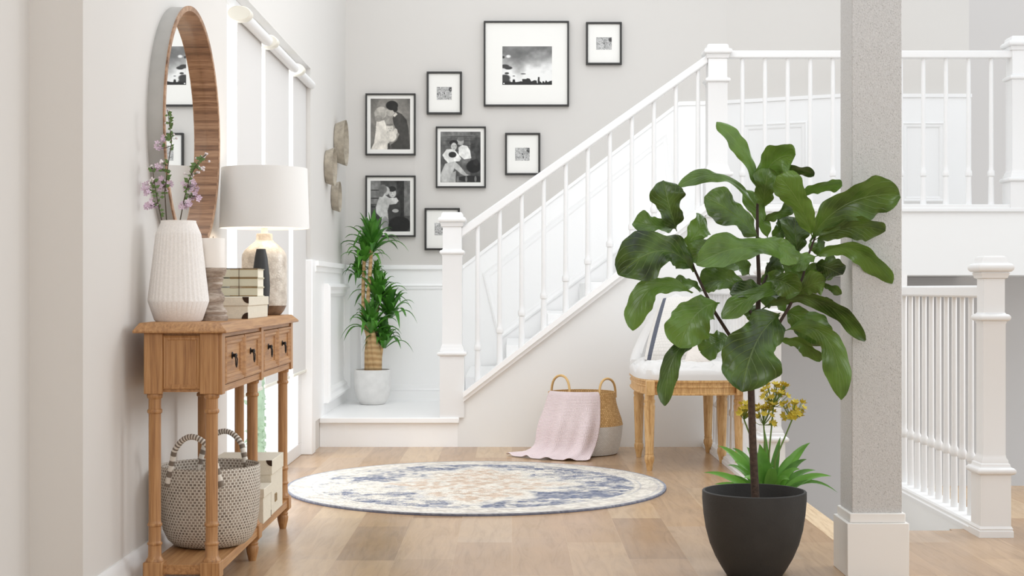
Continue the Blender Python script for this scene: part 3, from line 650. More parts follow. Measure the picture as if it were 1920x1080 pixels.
# ---- on the shelf
bk = thing('woven_basket', 'grey and cream rope basket with two striped handles on console shelf', 'basket', (-.909, 4.28, SH))
bp = [(.085, 0), (.108, .006), (.125, .022), (.138, .05), (.146, .1), (.149, .16), (.149, .237), (.146, .241), (.143, .237), (.143, .16), (.138, .08), (.12, .02)]
MB().lathe(bp, -.909, 4.28, SH, 72).build('body', M['basket_weave'], bk)
for (a0, hh) in ((-math.pi/2 - .15, .098), (math.pi/2 - .1, .085)):
    pts = []
    for k in range(15):
        t_ = k/14; a = a0 + (t_-.5)*1.15; z = SH + .19 + .05*min(1, min(t_, 1-t_)*7) + (hh-.05+.05)*math.sin(math.pi*t_)**.75
        rr = .147 if 0 < k < 14 else .152
        pts.append((-.909 + rr*math.cos(a), 4.28 + rr*math.sin(a), z))
    MB().tube(pts, .0085, 10).build('handle', M['rope'], bk)

# ------------------------------------------------------------------ mirror
m = thing('wall_mirror', 'large round mirror with deep walnut lined frame above console', 'mirror', (WX, 4.605, 1.385))
Rm = Matrix.Rotation(math.pi/2, 3, 'Y'); R = .40
MB().lathe([(R-.003, 0), (R-.003, .049)], WX, 4.605, 1.385, 128, M=Rm, caps=(False, False)).build('outer_band', M['mirror_side'], m)
MB().lathe([(R-.003, .047), (R+.001, .048), (R+.001, .053), (R-.015, .053), (R-.015, .050)], WX, 4.605, 1.385, 128, M=Rm, caps=(False, False)).build('front_rim', M['rimwood'], m)
MB().lathe([(R-.0145, .052), (R-.0165, .006)], WX, 4.605, 1.385, 128, M=Rm, caps=(False, False)).build('inner_band', M['walnut'], m)
MB().lathe([(R-.0155, .004), (R-.0155, .009)], WX, 4.605, 1.385, 128, M=Rm).build('glass', M['mirror'], m)

# ------------------------------------------------------------------ framed pictures
def vnoise(h, w, n, seed):
    r = np.random.RandomState(seed); g = r.rand(n+2, n+2); y = np.linspace(0, n, h); x = np.linspace(0, n, w)
    yi = np.minimum(y.astype(int), n); xi = np.minimum(x.astype(int), n); fy = (y-yi)[:, None]; fx = (x-xi)[None]
    fy = fy*fy*(3-2*fy); fx = fx*fx*(3-2*fx)
    a = g[np.ix_(yi, xi)]; b_ = g[np.ix_(yi, xi+1)]; c_ = g[np.ix_(yi+1, xi)]; d_ = g[np.ix_(yi+1, xi+1)]
    return a*(1-fx)*(1-fy)+b_*fx*(1-fy)+c_*(1-fx)*fy+d_*fx*fy
def fnoise(h, w, n, seed): return sum(vnoise(h, w, n*2**k, seed+k)/2**k for k in range(4))/1.875
class Img:
    def __init__(s, w, h, x0, y0, x1, y1):
        s.w, s.h = w, h; s.X, s.Y = np.meshgrid(np.linspace(x0, x1, w), np.linspace(y0, y1, h)); s.a = np.full((h, w), 128.)
    def blur(s, k=1):
        for _ in range(k):
            p = np.pad(s.a, 1, mode='edge'); s.a = (p[:-2, 1:-1]+p[2:, 1:-1]+p[1:-1, :-2]+p[1:-1, 2:]+4*p[1:-1, 1:-1])/8
        return s
    def tone(s, seed, amp=46):
        h, w = s.a.shape; n_ = fnoise(h, w, 7, seed)-.5; m_ = fnoise(h, w, 22, seed+5)-.5
        s.a = s.a*(1+.30*n_+.22*m_) + amp*.15*n_; return s.blur(2)
    def ell(s, cx, cy, rx, ry, v, soft=.25):
        d = ((s.X-cx)/rx)**2+((s.Y-cy)/ry)**2; m_ = np.clip((1-d)/soft, 0, 1); s.a = s.a*(1-m_)+v*m_; return s
    def poly(s, pts, v):
        ins = np.zeros_like(s.X, bool); n = len(pts)
        for i in range(n):
            x0, y0 = pts[i]; x1, y1 = pts[(i+1) % n]
            if y0 == y1: continue
            c_ = ((s.Y >= min(y0, y1)) & (s.Y < max(y0, y1))); xx = x0+(s.Y-y0)*(x1-x0)/(y1-y0); ins ^= c_ & (s.X < xx)
        s.a = np.where(ins, v, s.a); return s
def picture(label, px, photo, img, tint=(1, 1, 1), bar=4.0, depth=.03):
    x0, y0, x1, y1 = px; yf = YG - depth
    q = thing('picture_frame', label, 'picture', P((x0+x1)/2, y1, YG), 'black framed photographs on the gallery wall')
    w = bar*YG/F; A, B_ = P(x0, y1, yf), P(x1, y0, yf)
    b = MB(); b.box(A.x, B_.x, yf, YG-.001, A.z, A.z+w); b.box(A.x, B_.x, yf, YG-.001, B_.z-w, B_.z); b.box(A.x, A.x+w, yf, YG-.001, A.z+w, B_.z-w); b.box(B_.x-w, B_.x, yf, YG-.001, A.z+w, B_.z-w)
    b.build('frame', M['frame'], q, bevel=.0012)
    MB().box(A.x+w, B_.x-w, yf+.012, YG-.002, A.z+w, B_.z-w).build('mat_board', M['mat_board'], q)
    C_, D_ = P(photo[0], photo[3], yf+.011), P(photo[2], photo[1], yf+.011)
    h_, w_ = img.a.shape; g_ = [[(C_.x+(D_.x-C_.x)*j/(w_-1), yf+.0112, D_.z+(C_.z-D_.z)*i/(h_-1)) for j in range(w_)] for i in range(h_)]
    b = MB(); b.grid(g_)
    s_ = np.clip(img.a, 8, 250)/255.; ln = np.where(s_ <= .04045, s_/12.92, ((s_+.055)/1.055)**2.4)
    b.col = np.stack([ln*tint[0], ln*tint[1], ln*tint[2], np.ones_like(ln)], -1).reshape(-1, 4)
    b.build('photograph', M['print'], q)
# skyline
I = Img(280, 216, 0, 0, 1, 1); n1 = fnoise(216, 280, 3, 11); n2 = fnoise(216, 280, 6, 31)
I.a = 118 + 125*np.clip((I.Y-.12)*1.6 + (n1-.5)*1.0, 0, 1) + (n2-.5)*50; I.a = np.minimum(I.a, 236)
I.ell(.12, .26, .06, .05, 235, .8)
for cx, cy, rx, ry in ((.05, .52, .10, .06), (.12, .56, .09, .05), (.02, .28, .03, .04), (.05, .82, .12, .10), (.09, .70, .05, .03), (.04, .93, .14, .12), (.42, .715, .06, .015), (.23, .77, .03, .012)):
    I.ell(cx, cy, rx, ry, 62, .5)
sk = [(0, 1.01), (0, .92), (.15, .92), (.2, .93), (.21, .86), (.25, .86), (.26, .93), (.33, .92), (.38, .905), (.4, .92), (.4, .85), (.48, .85), (.5, .83), (.55, .84), (.58, .91), (.61, .90), (.64, .88), (.69, .89), (.7, .96), (.71, .96), (.715, .80), (.75, .80), (.75, .9), (.78, .93), (.8, .96), (.81, .91), (.84, .91), (.85, .95), (.88, .88), (.91, .93), (.96, .9), (1.01, .89), (1.01, 1.01)]
I.poly(sk, 42); I.ell(.03, .965, .018, .018, 235)
I.blur(1)
picture('largest frame, square, with city skyline under clouds', (907, 39, 1067, 199), (942, 87, 1035, 159), I, (1, 1, .985), 3.2)
def floral(seed):
    I = Img(56, 46, 0, 0, 1, 1); r = np.random.RandomState(seed); I.a = 175 + 90*(fnoise(46, 56, 9, seed)-.5) + r.randn(46, 56)*26
    I.ell(.92, .2, .16, .22, 70, .8).ell(.5, .5, .035, .1, 40, .6).ell(.56, .75, .03, .1, 60, .6)
    for _ in range(26): I.ell(r.rand(), r.rand(), .03, .03, r.choice([70, 90, 225, 235]), .6)
    return I
picture('small frame with tiny print, highest on the right', (1099, 41, 1166, 121), (1118, 70, 1147, 93), floral(1), (1, 1, .99), 3.6)
picture('small frame with tiny print, left of the skyline frame', (800, 134, 866, 214), (819, 163, 847, 187), floral(2), (1, 1, .99), 3.6)
picture('small frame with tiny print touching the stair handrail', (947, 249, 1013, 328), (966, 277, 993, 301), floral(3), (1, 1, .99), 3.6)
picture('small frame with tiny print, partly behind the lower newel post', (796, 390, 862, 469), (815, 418, 843, 441), floral(4), (1, 1, .99), 3.6)
# couple kissing over a baby
I = Img(192, 244, 123, 92, 392, 432); I.a = 148 - 26*((I.X-258)/134)**2 - 20*((I.Y-250)/170)**2 + 8*(fnoise(244, 192, 5, 5)-.5)
I.poly([(272, 222), (300, 178), (335, 196), (368, 235), (382, 300), (390, 433), (236, 433), (262, 400), (300, 372), (318, 330), (296, 300), (280, 262)], 66)
I.poly([(276, 205), (296, 186), (306, 196), (286, 216)], 205)
I.ell(256, 178, 30, 34, 182).ell(268, 138, 44, 34, 34).ell(290, 160, 18, 24, 40).poly([(226, 168), (238, 160), (240, 186), (230, 190)], 188)
I.poly([(162, 245), (216, 236), (232, 280), (246, 380), (236, 433), (124, 433), (146, 390), (156, 320)], 226)
I.ell(208, 190, 26, 32, 205).ell(184, 194, 38, 46, 172).ell(196, 165, 34, 20, 186).ell(178, 225, 26, 24, 150)
I.ell(264, 345, 38, 38, 222).ell(292, 312, 15, 22, 214).ell(254, 292, 27, 29, 208).ell(252, 268, 24, 7, 120).ell(246, 291, 4, 3, 150).ell(262, 291, 4, 3, 150).ell(254, 306, 6, 2.5, 150).ell(240, 375, 12, 22, 216)
I.ell(246, 410, 8, 22, 70).ell(260, 418, 7, 16, 90)
I.tone(60)
picture('frame with sepia photo of a couple kissing over a baby', (685, 175, 779, 291), (695, 185, 769, 280), I, (1.0, .95, .86), 3)
# woman with baby and boy
I = Img(192, 244, 600, 313, 868, 655); I.a = 96 + 70*(fnoise(244, 192, 10, 15)-.5) - 30*(I.X > 800) + 26*(I.Y < 350)
for yy in (345, 375, 405, 440, 475): I.ell(740, yy, 150, 3, 60, .8)
I.poly([(720, 418), (745, 402), (778, 408), (798, 440), (806, 492), (760, 500), (722, 470)], 222).ell(733, 378, 25, 28, 168).ell(735, 362, 24, 16, 105)
I.poly([(612, 470), (640, 432), (690, 430), (722, 470), (738, 492), (728, 512), (650, 520), (628, 500)], 224)
I.poly([(600, 600), (630, 530), (690, 508), (726, 540), (775, 600), (792, 604), (770, 614), (738, 598), (692, 560), (660, 655), (604, 655)], 190).poly([(655, 655), (672, 590), (704, 578), (700, 655)], 172)
I.ell(688, 388, 30, 20, 36).ell(690, 412, 21, 27, 196).ell(683, 409, 5, 3, 120).ell(698, 408, 5, 3, 120).ell(691, 425, 7, 2.5, 140)
I.ell(680, 468, 28, 21, 42).ell(822, 548, 52, 46, 26).ell(838, 520, 20, 24, 40).ell(800, 630, 90, 22, 40)
for xx in (716, 772, 834): I.ell(xx, 632, 8, 22, 120)
I.poly([(640, 512), (735, 488), (738, 500), (650, 524)], 236)
I.tone(61)
picture('frame with photo of a woman holding a baby beside a boy', (817, 237, 911, 352), (826, 247, 901, 342), I, (1, 1, .97), 3)
# two children hugging
I = Img(192, 244, 123, 645, 392, 985); I.a = 74 + 60*(fnoise(244, 192, 9, 45)-.5) - 24*((I.X > 300) & (I.X < 350)) + 40*(I.X > 350)*(I.Y < 880) + 50*((I.X < 190) & (I.Y < 800))
for yy in (708, 762, 820): I.ell(150, yy, 50, 4, 40, .8)
I.poly([(255, 790), (320, 775), (330, 850), (300, 985), (240, 985)], 58).ell(320, 940, 80, 60, 30)
I.poly([(158, 820), (182, 755), (212, 735), (250, 760), (300, 758), (314, 780), (296, 800), (250, 806), (238, 845), (246, 930), (224, 985), (186, 985), (200, 900), (160, 860)], 196)
I.ell(272, 728, 26, 32, 180).ell(268, 700, 30, 20, 40).ell(225, 712, 30, 32, 176).ell(206, 702, 30, 34, 112).ell(196, 735, 18, 20, 100)
I.ell(264, 727, 4, 2.5, 110).ell(280, 726, 4, 2.5, 110).ell(273, 745, 7, 2.5, 130).ell(292, 846, 24, 13, 176).ell(286, 778, 24, 14, 205)
I.ell(222, 930, 24, 50, 150)
I.tone(62)
picture('frame with photo of two children hugging, behind the tall dracaena', (685, 329, 779, 444), (695, 339, 769, 434), I, (1, 1, .97), 3)

# ------------------------------------------------------------------ wall baskets
for (yc, zc, r_, dep, lab) in ((8.60, P(0, 268, 8.6).z, .14, .062, 'largest shallow wicker bowl hung on the far left wall'), (8.14, P(0, 313, 8.14).z, .111, .05, 'middle sized wicker bowl hung nearest the blinds'), (8.43, P(0, 369, 8.43).z, .0915, .045, 'smallest wicker bowl hung lowest of the three')):
    b = MB(); b.lathe([(r_*.80, 0), (r_*.84, .002), (r_*.91, dep*.45), (r_*.985, dep*.93), (r_, dep), (r_*.965, dep), (r_*.87, dep*.5), (r_*.76, .008)], WF+.001, yc, zc, 48, M=Rm, caps=(True, True))
    tag(b.build('wall_basket', M['wall_basket'], origin=(WF, yc, zc)), lab, 'wall basket', 'wicker bowls on the far left wall')

# ------------------------------------------------------------------ rug
nr, na = 150, 560; V = []; C = []; fc = []
r = np.linspace(.002, 1, nr)[:, None]; a = np.linspace(0, 2*np.pi, na, endpoint=False)[None]
X = r*np.cos(a); Yv = r*np.sin(a)
def samp(n, seed, sx=1, sy=1):
    g = fnoise(256, 256, n, seed); return g[np.clip(((Yv*sy+1)/2*255).astype(int), 0, 255), np.clip(((X*sx+1)/2*255).astype(int), 0, 255)]
cream = np.array([220, 214, 204.]); blue = np.array([100, 108, 132.]); tan = np.array([200, 176, 156.]); grey = np.array([176, 176, 182.])
rngr = np.random.RandomState(5)
def streak(n, seed):
    g = fnoise(256, 40, n, seed); g = np.repeat(g, 7, axis=1)[:, :256]; return g[np.clip(((Yv+1)/2*255).astype(int), 0, 255), np.clip(((X+1)/2*255).astype(int), 0, 255)]
rm = .42 + .30*np.abs(np.sin(a))**5 + .14*np.abs(np.cos(a))**8 + .05*np.cos(12*a)
med = np.clip((rm - r)/.05, 0, 1); core = np.clip((rm-.1 - r)/.06, 0, 1)
field = np.clip((.84 - r)/.015, 0, 1)
def hstreak(n, seed):
    g = np.repeat(np.repeat(np.random.RandomState(seed).rand(n, n//5), 1, axis=0), 1, axis=1); q = g[np.clip(((Yv+1)/2*n).astype(int), 0, n-1), np.clip(((X+1)/2*(n//5)).astype(int), 0, n//5-1)]; return q
fade = np.clip((-X-.15)*2, 0, 1)*np.clip(1.25-np.abs(Yv+.12)/.36, 0, 1)
dist = np.clip((samp(16, 3)-.5)*3.4 + (streak(26, 8)-.5)*3.2 + (hstreak(190, 4)-.5)*2.0 + (samp(70, 19)-.5)*2.2 + .72 + .5*np.clip(X-.45, 0, 1) - 1.25*fade, 0, 1)
col = np.ones((nr, na, 3))*cream
bl_ = (field*(1-med)*dist*(.98 - .42*np.clip((samp(110, 63)-.42)*3, 0, 1) - .22*hstreak(230, 9)))[..., None]; col = col*(1-bl_) + blue*bl_
tn = (core*np.clip((samp(64, 21)-.38)*4, 0, 1)*.8)[..., None]; col = col*(1-tn)+tan*tn
gr = (med*(1-core)*np.clip((samp(36, 77)-.5)*5, 0, 1)*.5)[..., None]; col = col*(1-gr)+grey*gr
bd = (np.clip((r-.85)/.01, 0, 1)*np.clip((samp(44, 51)-.5)*6, 0, 1)*.55)[..., None]; col = col*(1-bd)+np.array([186, 178, 172.])*bd
for rr_, w_, cc in ((.865, .006, grey), (.962, .006, grey), (.995, .012, blue)):
    ln_ = np.clip(1-np.abs(r-rr_)/w_, 0, 1)[..., None]*np.ones((nr, na, 1))*.85; col = col*(1-ln_)+cc*ln_
col = np.clip(col - 26*np.clip(samp(90, 91)-.45, 0, 1)[..., None]*2 + rngr.randn(nr, na, 1)*10 - 16*(hstreak(210, 44)[..., None]-.5)*(samp(60, 12)[..., None]+.4), 0, 255)/255.; col = np.where(col <= .04045, col/12.92, ((col+.055)/1.055)**2.4)
RC = (-.157, 6.319); RR = .838
b = MB(); cols = []
for i in range(nr):
    for j in range(na): b.v.append((RC[0]+RR*X[i, j], RC[1]+RR*Yv[i, j], .009)); cols.append((*col[i, j], 1))
for j in range(na): b.v.append((RC[0]+RR*X[nr-1, j], RC[1]+RR*Yv[nr-1, j], .0005)); cols.append((.1, .12, .2, 1))
for i in range(nr):
    for j in range(na): b.f.append((i*na+j, i*na+(j+1) % na, (i+1)*na+(j+1) % na, (i+1)*na+j) if False else ((i)*na+j, (i+1)*na+j, (i+1)*na+(j+1) % na, i*na+(j+1) % na))
b.f.append(tuple(range(na))); b.col = cols
M['rug'] = painted('rug_wool', .95, .6, 260, .1)
tag(b.build('round_rug', M['rug'], origin=(RC[0], RC[1], 0)), 'large round cream and faded blue medallion rug', 'rug')

# ------------------------------------------------------------------ belly basket and throw
bx, by = .372, 7.585
q = thing('belly_basket', 'seagrass belly basket with white lower half against stair wall', 'basket', (bx, by, 0))
rimz = .328
lowp = [(.17, 0), (.188, .004), (.2, .03), (.212, .09), (.219, .155)]
upp = [(.219, .155), (.212, .185), (.198, .225), (.186, .265), (.18, .3), (.179, rimz), (.172, rimz), (.173, .29), (.18, .24), (.2, .17), (.19, .05), (.15, .015)]
MB().lathe(lowp, bx, by, 0, 64, caps=(True, False)).build('lower_body', M['seagrass_white'], q)
MB().lathe(upp, bx, by, 0, 64, caps=(False, True)).build('upper_body', M['seagrass'], q)
for (xa_, xb_, top_, ang) in ((1034, 1068, 704, 'l'), (1124, 1154, 710, 'r')):
    pts = []
    for k in range(17):
        t_ = k/16; x_ = xa_ + (xb_-xa_)*(.5-.5*math.cos(math.pi*t_)); yb_ = 745; y_ = yb_ - (yb_-top_)*math.sin(math.pi*t_)**.6
        dd = by - .05 - .13*(t_ if ang == 'l' else 1-t_) + (.12 if ang == 'l' else .1)
        pts.append(P(x_, y_, dd))
    MB().tube(pts, .0065, 10).build('handle', M['straw_handle'], q)
rows = [(.150, .25, -60, 20, 0), (.165, .305, -62, 22, 0), (.172, .334, -66, 24, 0), (.184, .338, -68, 26, 0), (.193, .322, -70, 27, 0), (.203, .27, -70, 26, .2), (.216, .22, -70, 24, .5), (.231, .175, -70, 22, .8), (.24, .13, -70, 19, 1), (.243, .08, -70, 16, 1), (.252, .045, -70, 12, 1.1), (.275, .02, -72, 8, 1.1), (.33, .009, -72, 5, .8), (.375, .006, -72, 4, .4)]
G = []; rnd = random.Random(12)
for k, (r_, z_, a0, a1, rip) in enumerate(rows):
    row = []
    for j in range(41):
        t_ = j/40; an = math.radians(a0 + (a1-a0)*t_); fl = .012*rip*math.sin(t_*17+.4) + .006*rip*math.sin(t_*31+k*.2)
        rr_ = r_ + fl + (.008*rip if rip else 0)
        zz = z_ + (.012*max(0, math.sin(t_*26)) if k >= 12 else 0)
        x_, y_ = bx + rr_*math.sin(an), by - rr_*math.cos(an)
        if k >= 11: x_ -= .05*(k-10)/3*(1-t_)**3
        row.append((x_, y_, zz))
    G.append(row)
b = MB(); b.grid(G)
tag(b.build('throw_blanket', M['pink'], origin=(bx-.1, by-.2, 0), solid=.006, sub=1), 'pale pink knitted throw draped over the seagrass basket onto floor', 'blanket')

# ------------------------------------------------------------------ tufted seat
SX, SY, SA, SB, SE = .882, 7.235, .27, .44, 3.6
def outline(t_, s_=1.0, off=0):
    cx, sy = math.cos(t_), math.sin(t_)
    x = (SA*s_+off)*math.copysign(abs(cx)**(2/SE), cx); y = (SB*s_+off)*math.copysign(abs(sy)**(2/SE), sy)
    return SX+x, SY+y
ch = thing('tufted_chair', 'white tufted curved back seat with carved oak legs', 'chair', (SX, SY, 0))
N = 96
def loop(prof):
    G = []
    for (off, z) in prof: G.append([(*outline(2*math.pi*i/N, 1, off), z) for i in range(N+1)])
    return MB().grid(G)
b = loop([(-.03, .366), (0, .366), (.002, .372), (-.006, .376), (-.006, .40), (0, .404), (0, .41), (-.005, .414), (-.005, .424), (.003, .428), (.003, .438), (-.03, .438)])
b.build('apron', M['chair_wood'], ch)
G = []; K = 48
for i in range(K+1):
    s_ = i/K; row = []
    for j in range(N+1):
        x, y = outline(2*math.pi*j/N, s_)
        u = (x-SX)/.125; v_ = (y-SY)/.155
        tz = 0
        for (du, dv) in ((0, 0), (.5, .5)):
            uu = (u+du+.5) % 1-.5; vv = (v_+dv+.5) % 1-.5; tz += math.exp(-(uu*uu+vv*vv)*26)
        cre = min(abs(((u+v_) % 1)-.5), abs(((u-v_) % 1)-.5)); crease = max(0, 1-(.5-max(abs(((u+v_) % 1)-.5), abs(((u-v_) % 1)-.5)))*9)
        z = .520 - .026*tz*(1 if s_ < .95 else 0) - .018*crease - .036*max(0, (s_-.75)/.25)**2.2
        row.append((x, y, z))
    G.append(row)
row = []
for off, z in ((.004, .46), (.003, .438)): G.append([(*outline(2*math.pi*j/N, 1, off*(1)), z) for j in range(N+1)])
MB().grid(G).build('seat_cushion', M['upholstery'], ch, angle=80)
# curved back wrapping round the far side
G = []; ts = [math.radians(12 + (168-12)*i/60) for i in range(61)]
for off, k in ((0, 0), (.002, 1), (-.008, 2), (-.04, 2), (-.055, 1), (-.055, 0)):
    row = []
    for t_ in ts:
        x, y = outline(t_, 1, off); w_ = abs((outline(t_)[0]-SX)/SA); zt = .50 + .35*(1-min(1, w_)**1.6)
        zt = max(zt, .505)
        row.append((x, y, .438 if k == 0 else (zt-.015 if k == 1 else zt)))
    G.append(row)
b = MB(); b.grid(G + [G[0]]); nb = len(G[0]); b.f.append(tuple(i*nb for i in range(6))); b.f.append(tuple(i*nb+nb-1 for i in range(5, -1, -1))); b.build('backrest', M['upholstery'], ch, angle=60)
legp = [(.012, 0), (.0135, .006), (.017, .03), (.023, .05), (.024, .066), (.0195, .078), (.0215, .084), (.0195, .09), (.0205, .1), (.0265, .29), (.0275, .31), (.024, .322), (.027, .33), (.027, .34), (.023, .345), (.024, .37)]
for (x_, y_) in ((.660, 7.40), (.662, 6.85), (1.057, 7.16), (1.048, 7.60), (1.098, 6.87)):
    MB().lathe(legp, x_, y_, 0, 48, rad=lambda a, j: 1-.06*(.5+.5*math.cos(12*a)) if j in (8, 9) else 1).build('leg', M['chair_wood'], ch)
for (x_, y_) in ((.662, 6.84), (1.098, 6.86)):
    MB().box(x_-.02, x_+.02, y_-.048, y_, .366, .436).build('leg_block', M['chair_wood'], ch, bevel=.002)
def cushion(name, label, C4, th, mat, cat='cushion', n=22, pinch=.08):
    bl_, br_, tr_, tl_ = [Vector(c_) for c_ in C4]; nrm = (br_-bl_).cross(tl_-bl_).normalized(); b = MB(); c0 = (bl_+br_+tr_+tl_)/4
    for sgn in (1, -1):
        G = []
        for i in range(n+1):
            row = []
            for j in range(n+1):
                u = j/n; v_ = i/n; uu = 2*u-1; vv = 2*v_-1
                u2 = u + pinch*uu*-(1-vv*vv)*-.5*0 ; p = bl_.lerp(br_, u).lerp(tl_.lerp(tr_, u), v_)
                k_ = 1 - pinch*((uu*uu)*(1-vv*vv)*-1*-1*.0) ; p = c0 + (p-c0)*(1 + .07*((1-uu*uu)*abs(vv)**3+(1-vv*vv)*abs(uu)**3))
                p = p + nrm*sgn*th*((1-uu**4)*(1-vv**4))**.6
                row.append(p)
            G.append(row if sgn > 0 else row[::-1])
        k0 = len(b.f); b.grid(G)
        if sgn < 0:
            for f in range(k0, len(b.f)): b.uv[f] = [(1-a_, c_) for a_, c_ in b.uv[f]]
    return tag(b.build(name, mat, origin=c0, angle=80), label, cat)
cushion('cushion', 'large white knitted cushion with dark blue stripes leaning on chair', [P(1208, 674, 7.17), P(1322, 676, 7.17), P(1328, 560, 7.42), P(1240, 560, 7.42)], .055, M['pillow'])
cushion('cushion', 'small beige knitted cushion leaning in front of the striped one', [P(1283, 684, 7.02), P(1330, 684, 7.02), P(1336, 640, 7.1), P(1296, 640, 7.1)], .025, M['pillow_knit'])

# ------------------------------------------------------------------ plants
def strap(b, base, tip, w, lift, n=9, fold=.25, droop=0, broad=.45):
    base = Vector(base); tip = Vector(tip); ctl = base.lerp(tip, .5) + Vector((0, 0, lift))
    G = []
    for i in range(n+1):
        t_ = i/n; p = base*(1-t_)**2 + ctl*2*t_*(1-t_) + tip*t_*t_; d = ((ctl-base)*(1-t_) + (tip-ctl)*t_).normalized()
        s_ = d.cross(Vector((0, -.75, .66))); s_ = s_.normalized() if s_.length > 1e-4 else Vector((1, 0, 0)); nn_ = s_.cross(d)
        ww = w*.5*(min(1, .35+t_/broad*.65) if t_ < broad else max(0.01, 1-((t_-broad)/(1-broad))**1.7))
        G.append([p - s_*ww + nn_*ww*fold, p - s_*ww*.5 + nn_*ww*fold*.4, p, p + s_*ww*.5 + nn_*ww*fold*.4, p + s_*ww + nn_*ww*fold])
    b.grid(G)
# tall dracaena
dx, dy = -.861, 8.78
D = thing('potted_dracaena', 'tall dracaena with tan canes in white pot on landing', 'potted plant', (dx, dy, ZL))
MB().lathe([(.066, 0), (.076, .004), (.094, .03), (.107, .07), (.113, .11), (.113, .19), (.111, .214), (.103, .214), (.104, .19)], dx, dy, ZL, 48, caps=(True, False)).build('pot', M['pot_white'], D)
MB().lathe([(.105, .195), (.02, .2)], dx, dy, ZL, 32).build('soil', M['soil'], D)
def DP(px, py, o=0): return P(px, py, dy+o)
canes = [([(694, 696, 0), (693, 660, 0), (692, 630, 0), (681, 600, 0), (681, 540, .01), (683, 480, .01), (684, 468, .01)], [.036, .032, .02, .012, .0115, .011, .009]),
         ([(700, 696, -.02), (698, 660, -.02), (692, 615, -.02), (690, 560, -.02), (695, 490, -.01), (697, 452, -.01)], [.036, .034, .016, .012, .0115, .009]),
         ([(706, 694, -.03), (704, 655, -.04), (700, 630, -.05), (697, 612, -.06)], [.03, .03, .017, .012]),
         ([(710, 696, .01), (711, 670, 0), (715, 650, -.01), (720, 640, -.02)], [.02, .018, .014, .011]),
         ([(700, 660, .03), (704, 600, .03), (710, 560, .02)], [.02, .014, .01]), ([(704, 655, .05), (716, 615, .05), (730, 585, .03)], [.018, .013, .01])]
for pts, rad in canes: MB().tube([DP(*p) for p in pts], rad, 12).build('cane', M['cane'], D)
rnd = random.Random(21)
heads = [(698, 458, -.01, 1.0, 75), (684, 478, .01, .92, 60), (672, 508, .03, .75, 48), (708, 556, .02, 1.0, 72), (731, 584, .03, 1.0, 66), (696, 612, -.06, 1.0, 66), (720, 640, -.02, .95, 58), (706, 505, .05, .55, 40)]
for hx, hy, ho, sc_, up in heads:
    b = MB(); base = DP(hx, hy, ho)
    nlf = 34
    for k in range(nlf):
        q_ = k/(nlf-1); an = k*2.399 + rnd.uniform(-.3, .3); el = math.radians(24 + 60*q_**.9 + rnd.uniform(-10, 10))
        Lh = (.235 - .05*q_)*sc_*rnd.uniform(.85, 1.12)*up/70; dr = .175*sc_*(1-q_*.7)*rnd.uniform(.7, 1.3)
        d_ = Vector((math.cos(an)*math.cos(el), math.sin(an)*math.cos(el), math.sin(el)))
        st_ = base + Vector((math.cos(an)*.007, math.sin(an)*.007, -.045 + .05*q_))
        side = Vector((-math.sin(an), math.cos(an), 0)); G = []; nn = 9
        for i in range(nn+1):
            t_ = i/nn; p = st_ + d_*Lh*t_ + Vector((0, 0, .05*sc_*t_ - dr*t_**3)); tg = (d_*Lh + Vector((0, 0, .05*sc_ - 3*dr*t_**2))).normalized(); up_ = side.cross(tg)*-1
            ww = .0205*sc_*min(1, .4+t_*2)*max(.02, 1-t_**3); p.x = max(p.x, WF+.012)
            G.append([p - side*ww + up_*ww*.35, p - side*ww*.5 + up_*ww*.12, p, p + side*ww*.5 + up_*ww*.12, p + side*ww + up_*ww*.35])
        b.grid(G)
    b.build('leaf_rosette', M['drac_leaf'], D)
# flowering strap leaved plant
kx, ky = P(1440, 0, 4.74).x, 4.74
K_ = thing('flowering_plant', 'strap leaved plant with yellow flower clusters behind black pot', 'potted plant', (kx, ky, 0))
MB().lathe([(.05, 0), (.055, .003), (.07, .17), (.072, .18), (.066, .18), (.064, .165)], kx, ky, 0, 36, caps=(True, False)).build('pot', M['pot_black'], K_)
MB().lathe([(.065, .168), (.01, .172)], kx, ky, 0, 24).build('soil', M['soil'], K_)
b0 = Vector((kx, ky, .17))
tips = [(1319, 886, -.05, 18, .05), (1347, 836, 0, 22, .07), (1373, 840, .04, 20, .07), (1364, 872, -.08, 17, .06), (1339, 908, -.06, 15, .04), (1400, 838, .05, 20, .06), (1434, 806, .03, 15, .02), (1424, 832, -.03, 34, .03), (1463, 819, .05, 18, .03), (1519, 830, 0, 24, .06), (1513, 861, -.05, 20, .06), (1559, 893, -.04, 20, .06), (1571, 924, -.06, 10, .10), (1500, 880, -.09, 22, .06), (1410, 862, -.08, 26, .05), (1480, 900, -.10, 24, .06), (1395, 896, -.10, 24, .05), (1530, 882, .04, 16, .06), (1355, 893, .04, 14, .05), (1450, 872, -.09, 26, .05), (1378, 866, -.02, 18, .06), (1490, 850, .05, 18, .05)]
for (tx, ty, to, w_, lift) in tips:
    b = MB(); tp = P(tx, ty, ky+to); ofs = Vector(((tp.x-kx)*.1, to*.15, 0)); strap(b, b0+ofs, tp, w_*ky/F*.95, lift, 12, .3, 0, .35); b.build('leaf', M['strap_leaf'], K_)
rnd = random.Random(9)
